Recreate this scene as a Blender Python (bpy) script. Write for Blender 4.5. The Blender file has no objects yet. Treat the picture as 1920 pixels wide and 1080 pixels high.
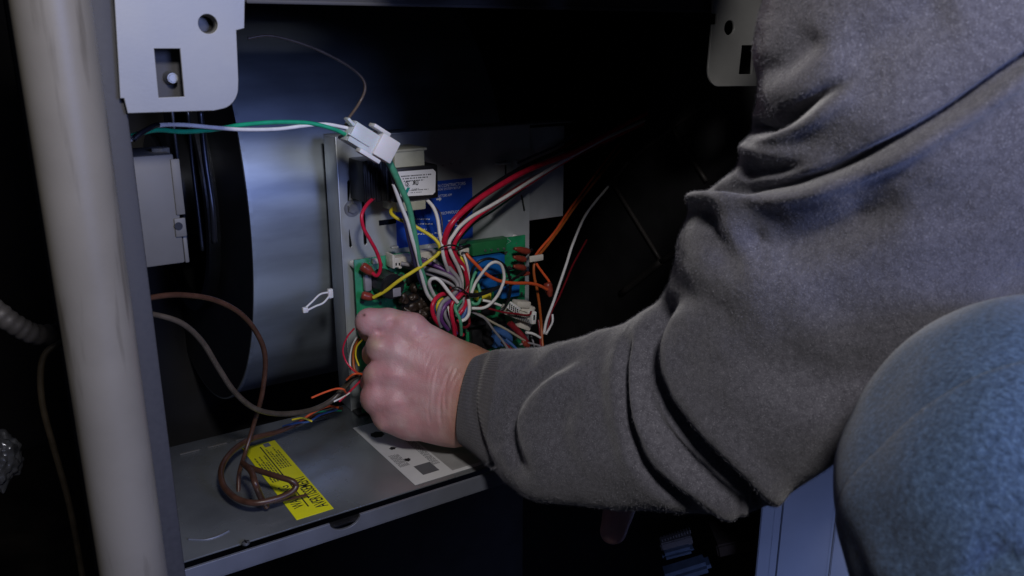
import bpy, bmesh, math, random
import numpy as np
from mathutils import Vector, Matrix
random.seed(7); rng = np.random.default_rng(7)

# ------------------------------------------------------------------ camera
FPX = 1600.0                       # focal length in photo pixels (1920 wide)
CAM = np.array([0.0, 0.0, 0.95])
_x = np.array([2530, -472, FPX]); _x /= np.linalg.norm(_x)
_d = np.array([0, FPX*FPX/472, FPX]); _d /= np.linalg.norm(_d)
_y = np.cross(_x, _d)
if _y[2] < 0: _y = -_y
_z = -_d
RX, RY, RZ = _x, _y, _z            # world axes written in camera space (x right, y down, z forward)
scene = bpy.context.scene
cam_data = bpy.data.cameras.new('camera'); cam = bpy.data.objects.new('camera', cam_data)
scene.collection.objects.link(cam); scene.camera = cam
cr = np.array([RX[0], RY[0], RZ[0]]); cu = -np.array([RX[1], RY[1], RZ[1]]); cb = -np.array([RX[2], RY[2], RZ[2]])
m = Matrix([[cr[i], cu[i], cb[i], CAM[i]] for i in range(3)] + [[0, 0, 0, 1]])
cam.matrix_world = m
cam_data.sensor_width = 36; cam_data.lens = 36*FPX/1920; cam_data.clip_start = 0.01; cam_data.clip_end = 50
cam_data.dof.use_dof = True; cam_data.dof.focus_distance = 0.66; cam_data.dof.aperture_fstop = 15

# ------------------------------------------------------------------ world, lamps, exposure
world = bpy.data.worlds.new('World'); scene.world = world; world.use_nodes = True
bg = world.node_tree.nodes['Background']; bg.inputs[0].default_value = (.30, .38, .62, 1); bg.inputs[1].default_value = 0.028
def area(name, loc, target, size, power, col):
    l = bpy.data.lights.new(name, 'AREA'); l.shape = 'DISK'; l.size = size; l.energy = power; l.color = col
    o = bpy.data.objects.new(name, l); scene.collection.objects.link(o)
    o.location = loc; o.rotation_euler = (Vector(target)-Vector(loc)).to_track_quat('-Z', 'Y').to_euler()
    return o
area('work_lamp', (.04, -.12, 1.27), (.26, .62, .72), .09, 3.0, (1.0, .955, .935))
area('window_glow', (.40, -.78, 1.13), (.32, .35, .80), .40, 7.4, (.36, .46, 1.0))
scene.view_settings.view_transform = 'Standard'; scene.view_settings.look = 'None'
scene.view_settings.exposure = 0.0; scene.view_settings.gamma = 1

# ------------------------------------------------------------------ projection helpers
def ray(px, py):
    d = np.array([px-960, py-540, FPX])/FPX
    return np.array([d@RX, d@RY, d@RZ])
def onY(px, py, y): r = ray(px, py); return CAM + r*y/r[1]
def onZ(px, py, z): r = ray(px, py); return CAM + r*(z-CAM[2])/r[2]
def onX(px, py, x): r = ray(px, py); return CAM + r*x/r[0]
def atD(px, py, d): return CAM + ray(px, py)*d
def project(P):                    # Nx3 world -> pixels, depth
    Q = (P-CAM)
    xc = Q@np.array([RX[0], RY[0], RZ[0]]); yc = Q@np.array([RX[1], RY[1], RZ[1]]); zc = Q@np.array([RX[2], RY[2], RZ[2]])
    return xc/zc*FPX+960, yc/zc*FPX+540, zc
YF = 0.50; ZD = CAM[2]-0.3193; YP = 0.660; YB = 0.646
XL = onY(345, 1065, YF)[0]; XR = 0.68; ZT = onY(1335, 22, YF)[2]

# ------------------------------------------------------------------ object helpers
def tag(o, label=None, cat=None, group=None, kind=None):
    if label: o['label'] = label
    if cat: o['category'] = cat
    if group: o['group'] = group
    if kind: o['kind'] = kind
    return o
def empty(name, loc, label=None, cat=None, group=None, kind=None):
    o = bpy.data.objects.new(name, None); scene.collection.objects.link(o)
    o.location = tuple(loc); o.empty_display_size = .02
    return tag(o, label, cat, group, kind)
def link(name, me, mat=None, parent=None, label=None):
    o = bpy.data.objects.new(name, me); scene.collection.objects.link(o)
    if mat is not None and len(me.materials) == 0: me.materials.append(mat)
    if parent is not None:
        o.parent = parent; pl = parent
        T = Vector((0, 0, 0))
        while pl is not None: T += Vector(pl.location); pl = pl.parent
        o.matrix_parent_inverse = Matrix.Translation(-T) if parent.parent is None else Matrix.Identity(4)
        if parent.parent is not None: o.matrix_parent_inverse = Matrix.Translation(-Vector(parent.location)) 
    if label: o['label'] = label
    return o
def from_np(name, V, F, mat=None, parent=None, smooth=True, label=None):
    me = bpy.data.meshes.new(name); me.from_pydata([tuple(v) for v in V], [], [tuple(f) for f in F]); me.update()
    if smooth: me.shade_smooth()
    return link(name, me, mat, parent, label)
def from_bm(name, bm, mat=None, parent=None, smooth=False, label=None):
    bmesh.ops.recalc_face_normals(bm, faces=bm.faces[:])
    me = bpy.data.meshes.new(name); bm.to_mesh(me); bm.free()
    if smooth:
        me.shade_smooth()
        try: me.set_sharp_from_angle(angle=math.radians(35))
        except Exception: pass
    return link(name, me, mat, parent, label)
def bm_box(bm, lo, hi, bev=0, rot=None, seg=2):
    lo = np.minimum(lo, hi).astype(float) if True else lo
    r = bmesh.ops.create_cube(bm, size=1)
    vs = r['verts']; return vs
def add_box(bm, lo, hi, bev=0.0, rot=None, seg=2):
    lo = np.array(lo, float); hi = np.array(hi, float); a = np.minimum(lo, hi); b = np.maximum(lo, hi)
    t = bmesh.new(); bmesh.ops.create_cube(t, size=1)
    c = (a+b)/2; s = b-a
    for v in t.verts: v.co = Vector((v.co.x*s[0], v.co.y*s[1], v.co.z*s[2]))
    if bev > 0: bmesh.ops.bevel(t, geom=t.edges[:], offset=min(bev, .45*min(s)), segments=seg, affect='EDGES', profile=.5)
    if rot is not None:
        for v in t.verts: v.co = rot @ v.co
    for v in t.verts: v.co += Vector(c)
    me = bpy.data.meshes.new('t'); t.to_mesh(me); t.free(); bm.from_mesh(me); bpy.data.meshes.remove(me)
def box(name, lo, hi, mat, parent=None, bev=.0008, rot=None, label=None):
    bm = bmesh.new(); add_box(bm, lo, hi, bev, rot)
    return from_bm(name, bm, mat, parent, smooth=True, label=label)
def comp(name, x0, y0, x1, y1, yf, yb, mat, parent, bev=.0008, rot=None, label=None):
    """box whose front face fills the pixel rectangle on the plane y=yf"""
    cx, cy = (x0+x1)/2, (y0+y1)/2
    a = onY(x0, cy, yf); b = onY(x1, cy, yf); t = onY(cx, y0, yf); u = onY(cx, y1, yf)
    return box(name, (a[0], yf, u[2]), (b[0], yb, t[2]), mat, parent, bev, rot, label)
def cyl(name, c0, c1, r, mat, parent=None, seg=24, r1=None, bev=0, label=None):
    c0 = np.array(c0, float); c1 = np.array(c1, float); r1 = r if r1 is None else r1
    L = np.linalg.norm(c1-c0); bm = bmesh.new()
    bmesh.ops.create_cone(bm, cap_ends=True, segments=seg, radius1=r, radius2=r1, depth=L)
    if bev: bmesh.ops.bevel(bm, geom=[e for e in bm.edges if abs(e.verts[0].co.z-e.verts[1].co.z) < 1e-6], offset=bev, segments=2, affect='EDGES')
    q = Vector(c1-c0).to_track_quat('Z', 'Y').to_matrix()
    for v in bm.verts: v.co = q @ v.co + Vector((c0+c1)/2)
    return from_bm(name, bm, mat, parent, smooth=True, label=label)
def catmull(P, n=8):
    P = np.array(P, float)
    if len(P) < 3:
        t = np.linspace(0, 1, n+1)[:, None]; return P[0]*(1-t)+P[1]*t
    Q = np.vstack([2*P[0]-P[1], P, 2*P[-1]-P[-2]]); out = []
    for i in range(len(P)-1):
        p0, p1, p2, p3 = Q[i:i+4]
        t = np.linspace(0, 1, n, endpoint=False)[:, None]
        out.append(.5*((2*p1)+(-p0+p2)*t+(2*p0-5*p1+4*p2-p3)*t*t+(-p0+3*p1-3*p2+p3)*t**3))
    return np.vstack(out+[P[-1:]])
def tube_data(C, R, seg=10):
    C = np.array(C, float); n = len(C); R = np.broadcast_to(R, (n,))
    T = np.gradient(C, axis=0); T /= np.linalg.norm(T, axis=1)[:, None]+1e-12
    a = np.array([0, 0, 1.]) if abs(T[0][2]) < .9 else np.array([1., 0, 0])
    N = np.cross(T[0], a); N /= np.linalg.norm(N); V = []
    for i in range(n):
        N = N - T[i]*(N@T[i]); N /= np.linalg.norm(N); B = np.cross(T[i], N)
        for k in range(seg):
            w = 2*math.pi*k/seg; V.append(C[i]+R[i]*(math.cos(w)*N+math.sin(w)*B))
    F = [(i*seg+k, i*seg+(k+1) % seg, (i+1)*seg+(k+1) % seg, (i+1)*seg+k) for i in range(n-1) for k in range(seg)]
    F.append(tuple(range(seg))[::-1]); F.append(tuple((n-1)*seg+k for k in range(seg)))
    return V, F
def wire(name, pts, y, w, mat, parent=None, label=None, cat=None, group=None, seg=10, n=8, taper=None):
    """insulated wire through photo points; w is its thickness in photo pixels, y its plane"""
    P = []
    for p in pts:
        P.append(onY(p[0], p[1], p[2] if len(p) > 2 else y))
    C = catmull(P, n)
    dpt = np.mean([project(np.array([p]))[2][0] for p in P])
    r = .92*w/2*dpt/FPX
    R = np.full(len(C), r)
    if taper: R *= np.interp(np.linspace(0, 1, len(C)), np.linspace(0, 1, len(taper)), taper)
    V, F = tube_data(C, R, seg)
    o = from_np(name, V, F, mat, parent, True, label)
    try: o.data.set_sharp_from_angle(angle=math.radians(60))
    except Exception: pass
    return tag(o, None, cat, group)
def plate(name, outer, holes, thick, mat, parent, y, label=None, bev=0.0004):
    """sheet metal cut-out in the plane y; outlines are (x,z) lists"""
    cu_ = bpy.data.curves.new(name, 'CURVE'); cu_.dimensions = '2D'; cu_.fill_mode = 'BOTH'; cu_.extrude = thick/2; cu_.bevel_depth = bev
    for pl in [outer]+holes:
        s = cu_.splines.new('POLY'); s.points.add(len(pl)-1); s.use_cyclic_u = True
        for i, (a, b) in enumerate(pl): s.points[i].co = (a, b, 0, 1)
    t = bpy.data.objects.new('t', cu_); scene.collection.objects.link(t)
    dg = bpy.context.evaluated_depsgraph_get(); dg.update()
    me = bpy.data.meshes.new_from_object(t.evaluated_get(dg)); bpy.data.objects.remove(t)
    me.transform(Matrix.Translation((0, y, 0)) @ Matrix.Rotation(math.pi/2, 4, 'X')); me.materials.clear()
    me.name = name
    for p in me.polygons: p.use_smooth = False
    return link(name, me, mat, parent, label)
def text(body, org, right, up, size, mat, parent, name='lettering', ext=.00005, label=None, sx=1.0, bold=0.0):
    c = bpy.data.curves.new('txt', 'FONT'); c.body = body; c.size = size; c.extrude = ext; c.offset = bold; c.resolution_u = 3
    t = bpy.data.objects.new('t', c); scene.collection.objects.link(t)
    dg = bpy.context.evaluated_depsgraph_get(); dg.update()
    me = bpy.data.meshes.new_from_object(t.evaluated_get(dg)); bpy.data.objects.remove(t)
    r = Vector(right).normalized(); u = Vector(up).normalized(); nn = r.cross(u)
    M = Matrix([[r[i]*sx, u[i], nn[i], org[i]] for i in range(3)]+[[0, 0, 0, 1]])
    me.transform(M); me.materials.clear(); me.name = name
    return link(name, me, mat, parent, label)
def circ(cx, cz, rx, rz=None, n=28, ph=0):
    rz = rz or rx
    return [(cx+rx*math.cos(2*math.pi*k/n+ph), cz+rz*math.sin(2*math.pi*k/n+ph)) for k in range(n)]
def pxpoly(pts, y): return [(onY(a, b, y)[0], onY(a, b, y)[2]) for a, b in pts]

# ------------------------------------------------------------------ materials
def mat(name, col, rough=.5, metal=0., var=.12, nscale=60., bump=.0, bscale=400., spec=.5, col2=None, stretch=None, detail=4, sheen=0., sss=0., coat=0.):
    m = bpy.data.materials.new(name); m.use_nodes = True; nt = m.node_tree; N = nt.nodes; L = nt.links
    b = N['Principled BSDF']; b.inputs['Roughness'].default_value = rough; b.inputs['Metallic'].default_value = metal
    b.inputs['Specular IOR Level'].default_value = spec
    if sheen: b.inputs['Sheen Weight'].default_value = sheen; b.inputs['Sheen Roughness'].default_value = .5
    if sss: b.inputs['Subsurface Weight'].default_value = sss; b.inputs['Subsurface Radius'].default_value = (1, .35, .2); b.inputs['Subsurface Scale'].default_value = .004
    if coat: b.inputs['Coat Weight'].default_value = coat
    tc = N.new('ShaderNodeTexCoord'); mp = N.new('ShaderNodeMapping'); L.new(tc.outputs['Object'], mp.inputs[0])
    if stretch: mp.inputs['Scale'].default_value = stretch
    n1 = N.new('ShaderNodeTexNoise'); n1.inputs['Scale'].default_value = nscale; n1.inputs['Detail'].default_value = detail; L.new(mp.outputs[0], n1.inputs['Vector'])
    rp = N.new('ShaderNodeValToRGB'); c = np.array(col, float)
    a = tuple(np.clip(c*(1-var), 0, 1))+(1,); d = tuple(np.clip(c*(1+var), 0, 1))+(1,) if col2 is None else tuple(col2)+(1,)
    rp.color_ramp.elements[0].position = .32; rp.color_ramp.elements[1].position = .68
    rp.color_ramp.elements[0].color = a; rp.color_ramp.elements[1].color = d
    L.new(n1.outputs['Fac'], rp.inputs[0]); L.new(rp.outputs[0], b.inputs['Base Color'])
    # roughness wear
    mr = N.new('ShaderNodeMapRange'); mr.inputs[3].default_value = max(0.05, rough-.08); mr.inputs[4].default_value = min(1, rough+.1)
    L.new(n1.outputs['Fac'], mr.inputs[0]); L.new(mr.outputs[0], b.inputs['Roughness'])
    if bump:
        n2 = N.new('ShaderNodeTexNoise'); n2.inputs['Scale'].default_value = bscale; n2.inputs['Detail'].default_value = 3; L.new(mp.outputs[0], n2.inputs['Vector'])
        bp = N.new('ShaderNodeBump'); bp.inputs['Strength'].default_value = 1; bp.inputs['Distance'].default_value = bump
        L.new(n2.outputs['Fac'], bp.inputs['Height']); L.new(bp.outputs[0], b.inputs['Normal'])
    return m
M = {}
M['galv'] = mat('galvanised_sheet', (.48, .515, .54), .38, .38, .14, 35, .00006, 90, stretch=(1, 1, .5))
M['galv_deck'] = mat('deck_sheet', (.25, .27, .285), .26, .6, .30, 14, .00012, 40, detail=8)
M['bracket'] = mat('zinc_bracket', (.31, .31, .30), .48, .35, .10, 28, .00003, 700, detail=8)
M['rail'] = mat('rail_paint', (.19, .205, .25), .45, .35, .10, 40, .00003, 300)
M['dark_flange'] = mat('dark_grey_paint', (.055, .055, .062), .62, .1, .08, 300, .00006, 1500)
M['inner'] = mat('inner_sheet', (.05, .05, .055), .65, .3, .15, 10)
M['insul'] = mat('shaded_insulation', (.016, .016, .018), .7, .1, .2, 30)  # colour darkened to put the shade of the right interior into the walls
M['rib'] = mat('cross_rib', (.055, .05, .048), .5, .3, .1, 30)  # rib colour lowered too, standing for the shade on the far side
M['blower'] = mat('blower_galvanised', (.35, .41, .48), .46, .62, .38, 13, .00012, 26, stretch=(.35, 1, 1.6), detail=6)
M['blower_dark'] = mat('blower_side', (.05, .055, .07), .35, .8, .2, 20)
M['box_grey'] = mat('grey_powder_box', (.15, .147, .142), .55, .1, .04, 80, .00003, 1200)
M['pvc'] = None
M['pcb'] = None
M['black'] = mat('black_plastic', (.012, .012, .014), .4, 0, .3, 100)
M['blackw'] = mat('black_wire', (.010, .010, .014), .35, 0, .2, 100)
M['navyw'] = mat('navy_wire', (.035, .03, .085), .38, 0, .2, 100)
M['whitew'] = mat('white_wire', (.86, .85, .86), .38, 0, .06, 200)
M['greyw'] = mat('grey_wire', (.30, .29, .32), .42, 0, .1, 200)
M['beigew'] = mat('beige_wire', (.42, .38, .30), .42, 0, .1, 200)
M['redw'] = mat('red_wire', (.66, .018, .06), .32, 0, .12, 200)
M['dredw'] = mat('dark_red_wire', (.20, .012, .02), .35, 0, .12, 200)
M['purplew'] = mat('purple_wire', (.15, .05, .22), .36, 0, .12, 200)
M['greenw'] = mat('green_wire', (.015, .36, .19), .36, 0, .1, 200)
M['lgreenw'] = mat('pale_green_wire', (.10, .42, .25), .36, 0, .1, 200)
M['yelloww'] = mat('yellow_wire', (.82, .68, .04), .36, 0, .1, 200)
M['orangew'] = mat('orange_wire', (.80, .12, .035), .36, 0, .1, 200)
M['rustw'] = mat('rust_wire', (.42, .10, .02), .36, 0, .1, 200)
M['bluew'] = mat('blue_wire', (.05, .13, .36), .36, 0, .1, 200)
M['brownc'] = mat('brown_cable', (.070, .032, .020), .34, 0, .25, 120, .00005, 700)
M['greyc'] = mat('grey_brown_cable', (.075, .06, .045), .36, 0, .25, 120, .00005, 700)
M['nylon'] = mat('white_nylon', (.85, .83, .83), .38, 0, .04, 60, sss=.15)
M['nylon_clear'] = mat('milky_nylon', (.66, .70, .71), .32, 0, .08, 60, sss=.3)
M['conn'] = mat('cream_connector', (.68, .65, .58), .45, 0, .1, 200)
M['cream'] = mat('cream_bobbin', (.52, .52, .40), .45, 0, .08, 120)
M['spade'] = mat('red_spade_sleeve', (.28, .045, .028), .33, 0, .15, 200)
M['relay'] = mat('blue_relay_plastic', (.01, .13, .46), .35, 0, .1, 100)
M['tblock'] = mat('green_terminal_plastic', (.02, .17, .06), .4, 0, .1, 100)
M['metal'] = mat('zinc_screw', (.32, .33, .34), .5, .9, .1, 200)
M['copper'] = mat('varnished_copper', (.045, .03, .022), .4, .2, .3, 150)
M['sticker_y'] = mat('yellow_vinyl', (.78, .76, .012), .45, 0, .04, 60)
M['paper'] = mat('white_paper_label', (.60, .61, .62), .5, 0, .04, 60)
M['label_w'] = mat('white_label', (.9, .9, .92), .5, 0, .02, 60)
M['label_b'] = mat('blue_vinyl', (.015, .08, .55), .35, 0, .08, 60)
M['ink'] = mat('black_ink', (.012, .012, .014), .5, 0, .1, 60)
M['ink_grey'] = mat('grey_ink', (.12, .125, .14), .5, 0, .1, 60)
M['ink_olive'] = mat('faded_ink', (.13, .13, .02), .5, 0, .3, 400)
M['ink_w'] = mat('white_ink', (.75, .80, .95), .5, 0, .1, 60)
M['teal'] = mat('teal_marker', (.0, .30, .27), .5, 0, .05, 60)
M['door'] = mat('pale_door_paint', (.50, .55, .60), .5, 0, .12, 9, .0002, 30, detail=8)
M['wall_dark'] = mat('dark_wall', (.025, .022, .022), .8, 0, .3, 8)
M['floor_dark'] = mat('dark_floor', (.03, .022, .016), .7, 0, .4, 14)
M['conduit'] = mat('grey_conduit', (.16, .15, .15), .5, .2, .2, 50)
M['foil'] = mat('crumpled_foil', (.30, .31, .34), .3, .8, .3, 40, .002, 60)
M['ltblue'] = mat('pale_blue_edge', (.13, .17, .22), .35, .2, .15, 100)
M['tan'] = mat('grey_tan_block', (.16, .14, .125), .5, .1, .15, 100)

M['rustc'] = mat('brown_thin_wire', (.16, .12, .09), .35, 0, .2, 100)
def mat_pvc():
    m = mat('pvc_pipe', (.24, .22, .185), .42, 0, .06, 30, .00004, 300); nt = m.node_tree; N = nt.nodes; L = nt.links; b = N['Principled BSDF']
    src = b.inputs['Base Color'].links[0].from_socket
    tc = N.new('ShaderNodeTexCoord'); mp = N.new('ShaderNodeMapping'); mp.inputs['Scale'].default_value = (1, 1, .10); mp.inputs['Rotation'].default_value = (0, .03, 0); L.new(tc.outputs['Object'], mp.inputs[0])
    n = N.new('ShaderNodeTexNoise'); n.inputs['Scale'].default_value = 95; n.inputs['Detail'].default_value = 5; L.new(mp.outputs[0], n.inputs['Vector'])
    r = N.new('ShaderNodeValToRGB'); r.color_ramp.elements[0].position = .30; r.color_ramp.elements[0].color = (.42, .40, .37, 1); r.color_ramp.elements[1].position = .43; r.color_ramp.elements[1].color = (1, 1, 1, 1)
    L.new(n.outputs['Fac'], r.inputs[0])
    mx = N.new('ShaderNodeMixRGB'); mx.blend_type = 'MULTIPLY'; mx.inputs[0].default_value = .75
    L.new(src, mx.inputs[1]); L.new(r.outputs[0], mx.inputs[2]); L.new(mx.outputs[0], b.inputs['Base Color'])
    return m
M['pvc'] = mat_pvc()
def mat_pcb():
    m = mat('circuit_board_green', (.018, .26, .11), .32, 0, .25, 90); nt = m.node_tree; N = nt.nodes; L = nt.links; b = N['Principled BSDF']
    src = b.inputs['Base Color'].links[0].from_socket
    tc = N.new('ShaderNodeTexCoord')
    v = N.new('ShaderNodeTexVoronoi'); v.inputs['Scale'].default_value = 260; v.distance = 'MANHATTAN'; L.new(tc.outputs['Object'], v.inputs['Vector'])
    r = N.new('ShaderNodeValToRGB'); r.color_ramp.elements[0].position = .0; r.color_ramp.elements[0].color = (.30, .42, .36, 1); r.color_ramp.elements[1].position = .13; r.color_ramp.elements[1].color = (0, 0, 0, 1)
    L.new(v.outputs['Distance'], r.inputs[0])
    mx = N.new('ShaderNodeMixRGB'); mx.blend_type = 'ADD'; mx.inputs[0].default_value = .6
    L.new(src, mx.inputs[1]); L.new(r.outputs[0], mx.inputs[2]); L.new(mx.outputs[0], b.inputs['Base Color'])
    return m
M['pcb'] = mat_pcb()
def mat_cloth(name, base, fleck, light, sc1, sc2, bump, sheen, fl_lo=.5, fl_hi=.72):
    m = bpy.data.materials.new(name); m.use_nodes = True; nt = m.node_tree; N = nt.nodes; L = nt.links; b = N['Principled BSDF']
    b.inputs['Roughness'].default_value = .95; b.inputs['Specular IOR Level'].default_value = .15
    b.inputs['Sheen Weight'].default_value = sheen; b.inputs['Sheen Roughness'].default_value = .45
    tc = N.new('ShaderNodeTexCoord')
    n1 = N.new('ShaderNodeTexNoise'); n1.inputs['Scale'].default_value = sc1; n1.inputs['Detail'].default_value = 6; n1.inputs['Roughness'].default_value = .7; L.new(tc.outputs['Object'], n1.inputs['Vector'])
    n2 = N.new('ShaderNodeTexNoise'); n2.inputs['Scale'].default_value = sc2; n2.inputs['Detail'].default_value = 2; L.new(tc.outputs['Object'], n2.inputs['Vector'])
    r1 = N.new('ShaderNodeValToRGB'); r1.color_ramp.elements[0].position = .33; r1.color_ramp.elements[1].position = .67
    r1.color_ramp.elements[0].color = fleck+(1,); r1.color_ramp.elements[1].color = base+(1,); L.new(n1.outputs['Fac'], r1.inputs[0])
    r2 = N.new('ShaderNodeValToRGB'); r2.color_ramp.elements[0].position = fl_lo; r2.color_ramp.elements[1].position = fl_hi; r2.color_ramp.elements[0].color = (0, 0, 0, 1); r2.color_ramp.elements[1].color = (1, 1, 1, 1)
    L.new(n2.outputs['Fac'], r2.inputs[0])
    mx = N.new('ShaderNodeMixRGB'); L.new(r2.outputs[0], mx.inputs[0]); L.new(r1.outputs[0], mx.inputs[1]); mx.inputs[2].default_value = light+(1,)
    L.new(mx.outputs[0], b.inputs['Base Color'])
    bp = N.new('ShaderNodeBump'); bp.inputs['Distance'].default_value = bump; bp.inputs['Strength'].default_value = 1
    ad = N.new('ShaderNodeMath'); ad.operation = 'ADD'; L.new(n1.outputs['Fac'], ad.inputs[0]); L.new(n2.outputs['Fac'], ad.inputs[1])
    L.new(ad.outputs[0], bp.inputs['Height']); L.new(bp.outputs[0], b.inputs['Normal'])
    return m
M['fleece'] = mat_cloth('grey_fleece', (.138, .136, .164), (.070, .069, .086), (.29, .29, .335), 330, 1300, .00035, .5, .58, .80)
M['cuff'] = mat_cloth('grey_rib_knit', (.122, .119, .136), (.088, .085, .098), (.20, .198, .22), 500, 1500, .00025, .35, .60, .80)
M['denim'] = mat_cloth('blue_denim', (.056, .098, .190), (.030, .055, .112), (.095, .155, .265), 620, 1300, .0003, .3, .40, .85)
def weave(m, sc):
    nt = m.node_tree; N = nt.nodes; L = nt.links; b = N['Principled BSDF']; src = b.inputs['Base Color'].links[0].from_socket
    tc = N.new('ShaderNodeTexCoord'); nz = N.new('ShaderNodeTexNoise'); nz.inputs['Scale'].default_value = 60; L.new(tc.outputs['Object'], nz.inputs['Vector'])
    prev = src
    for rot in ((.2, .5, .1), (.3, -1.1, .4)):
        mp = N.new('ShaderNodeMapping'); mp.inputs['Rotation'].default_value = rot; mp.inputs['Scale'].default_value = (sc, sc*.45, sc*.45); L.new(tc.outputs['Object'], mp.inputs[0])
        n = N.new('ShaderNodeTexNoise'); n.inputs['Scale'].default_value = 1; n.inputs['Detail'].default_value = 2; L.new(mp.outputs[0], n.inputs['Vector'])
        r = N.new('ShaderNodeMapRange'); r.inputs[1].default_value = .3; r.inputs[2].default_value = .7; r.inputs[3].default_value = .72; r.inputs[4].default_value = 1.28; L.new(n.outputs['Fac'], r.inputs[0])
        mx = N.new('ShaderNodeVectorMath'); mx.operation = 'SCALE'; L.new(prev, mx.inputs[0]); L.new(r.outputs[0], mx.inputs['Scale']); prev = mx.outputs[0]
    L.new(prev, b.inputs['Base Color'])
weave(M['denim'], 900)
def mat_skin():
    m = bpy.data.materials.new('skin'); m.use_nodes = True; nt = m.node_tree; N = nt.nodes; L = nt.links; b = N['Principled BSDF']
    b.inputs['Roughness'].default_value = .43; b.inputs['Specular IOR Level'].default_value = .45
    b.inputs['Subsurface Weight'].default_value = .25; b.inputs['Subsurface Radius'].default_value = (1, .3, .18); b.inputs['Subsurface Scale'].default_value = .003
    tc = N.new('ShaderNodeTexCoord')
    n = N.new('ShaderNodeTexNoise'); n.inputs['Scale'].default_value = 55; n.inputs['Detail'].default_value = 5; L.new(tc.outputs['Object'], n.inputs['Vector'])
    r = N.new('ShaderNodeValToRGB'); e = r.color_ramp.elements
    e[0].position = .30; e[0].color = (.62, .30, .31, 1); e[1].position = .70; e[1].color = (.68, .46, .45, 1)
    k = e.new(.5); k.color = (.63, .355, .36, 1); L.new(n.outputs['Fac'], r.inputs[0])
    # tanned wrist: vertex attribute
    at = N.new('ShaderNodeAttribute'); at.attribute_name = 'tan'
    mx = N.new('ShaderNodeMixRGB'); L.new(at.outputs['Fac'], mx.inputs[0]); L.new(r.outputs[0], mx.inputs[1]); mx.inputs[2].default_value = (.40, .185, .085, 1)
    a2 = N.new('ShaderNodeAttribute'); a2.attribute_name = 'pale'
    m2 = N.new('ShaderNodeMixRGB'); L.new(a2.outputs['Fac'], m2.inputs[0]); L.new(mx.outputs[0], m2.inputs[1]); m2.inputs[2].default_value = (.60, .42, .30, 1)
    a3 = N.new('ShaderNodeAttribute'); a3.attribute_name = 'mole'
    m3 = N.new('ShaderNodeMixRGB'); L.new(a3.outputs['Fac'], m3.inputs[0]); L.new(m2.outputs[0], m3.inputs[1]); m3.inputs[2].default_value = (.10, .03, .025, 1)
    L.new(m3.outputs[0], b.inputs['Base Color'])
    v = N.new('ShaderNodeTexVoronoi'); v.inputs['Scale'].default_value = 900; L.new(tc.outputs['Object'], v.inputs['Vector'])
    n3 = N.new('ShaderNodeTexNoise'); n3.inputs['Scale'].default_value = 240; n3.inputs['Detail'].default_value = 4; L.new(tc.outputs['Object'], n3.inputs['Vector'])
    ad = N.new('ShaderNodeMath'); ad.operation = 'ADD'; L.new(v.outputs['Distance'], ad.inputs[0]); L.new(n3.outputs['Fac'], ad.inputs[1])
    bp = N.new('ShaderNodeBump'); bp.inputs['Distance'].default_value = .00014; L.new(ad.outputs[0], bp.inputs['Height']); L.new(bp.outputs[0], b.inputs['Normal'])
    return m
M['skin'] = mat_skin()

# ------------------------------------------------------------------ numpy noise
_T = rng.random((64, 64, 64))
def vnoise(P):
    I = np.floor(P).astype(int); f = P-I; f = f*f*(3-2*f); out = 0
    for dx in (0, 1):
        for dy in (0, 1):
            for dz in (0, 1):
                w = (f[:, 0] if dx else 1-f[:, 0])*(f[:, 1] if dy else 1-f[:, 1])*(f[:, 2] if dz else 1-f[:, 2])
                out = out+w*_T[(I[:, 0]+dx) % 64, (I[:, 1]+dy) % 64, (I[:, 2]+dz) % 64]
    return out-.5
def polydist(px, py, pts, soft=True):
    """signed distance (pixels) to a polyline, and its fraction along it"""
    C = catmull([np.array(p, float) for p in pts], 6)
    best = np.full(len(px), 1e9); sg = np.zeros(len(px)); fr = np.zeros(len(px)); n = len(C)-1
    for i in range(n):
        a, b = C[i], C[i+1]; d = b-a; L2 = d@d+1e-9
        t = np.clip(((px-a[0])*d[0]+(py-a[1])*d[1])/L2, 0, 1)
        ex = px-(a[0]+t*d[0]); ey = py-(a[1]+t*d[1]); q = np.hypot(ex, ey)
        m_ = q < best; best[m_] = q[m_]
        s = np.sign(d[0]*(py-a[1])-d[1]*(px-a[0])); sg[m_] = s[m_]; fr[m_] = ((i+t)/n)[m_]
    return best*sg, best, fr

# ================================================================== THE ROOM BEHIND
tag(box('room_wall', (-3, 2.2, -.02), (3.5, 2.3, 2.6), M['wall_dark'], bev=0), kind='structure')
tag(box('floor', (-3, -1.5, -.05), (3.5, 2.19, 0), M['floor_dark'], bev=0), kind='structure')

# ================================================================== FURNACE CABINET
cab = empty('furnace_cabinet', (XL, YF, 0.0), 'open dark metal furnace cabinet around the blower and control panel', 'furnace')
xo = onY(296, 1070, YF)[0]
box('side_flange', (xo, YF-.004, .05), (XL, YF+.028, ZT+.10), M['dark_flange'], cab, .0015, label='dark grey front flange beside the plastic pipe')
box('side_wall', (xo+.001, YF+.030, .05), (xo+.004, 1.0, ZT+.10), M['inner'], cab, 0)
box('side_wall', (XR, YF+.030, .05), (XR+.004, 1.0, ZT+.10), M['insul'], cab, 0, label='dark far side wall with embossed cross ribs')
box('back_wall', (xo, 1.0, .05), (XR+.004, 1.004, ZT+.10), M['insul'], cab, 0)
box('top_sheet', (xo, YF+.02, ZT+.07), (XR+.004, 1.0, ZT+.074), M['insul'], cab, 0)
box('top_rail', (onY(455, 3, YF)[0], YF-.003, ZT-.0005), (XR+.01, YF+.012, ZT+.07), M['dark_flange'], cab, .001)
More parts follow.
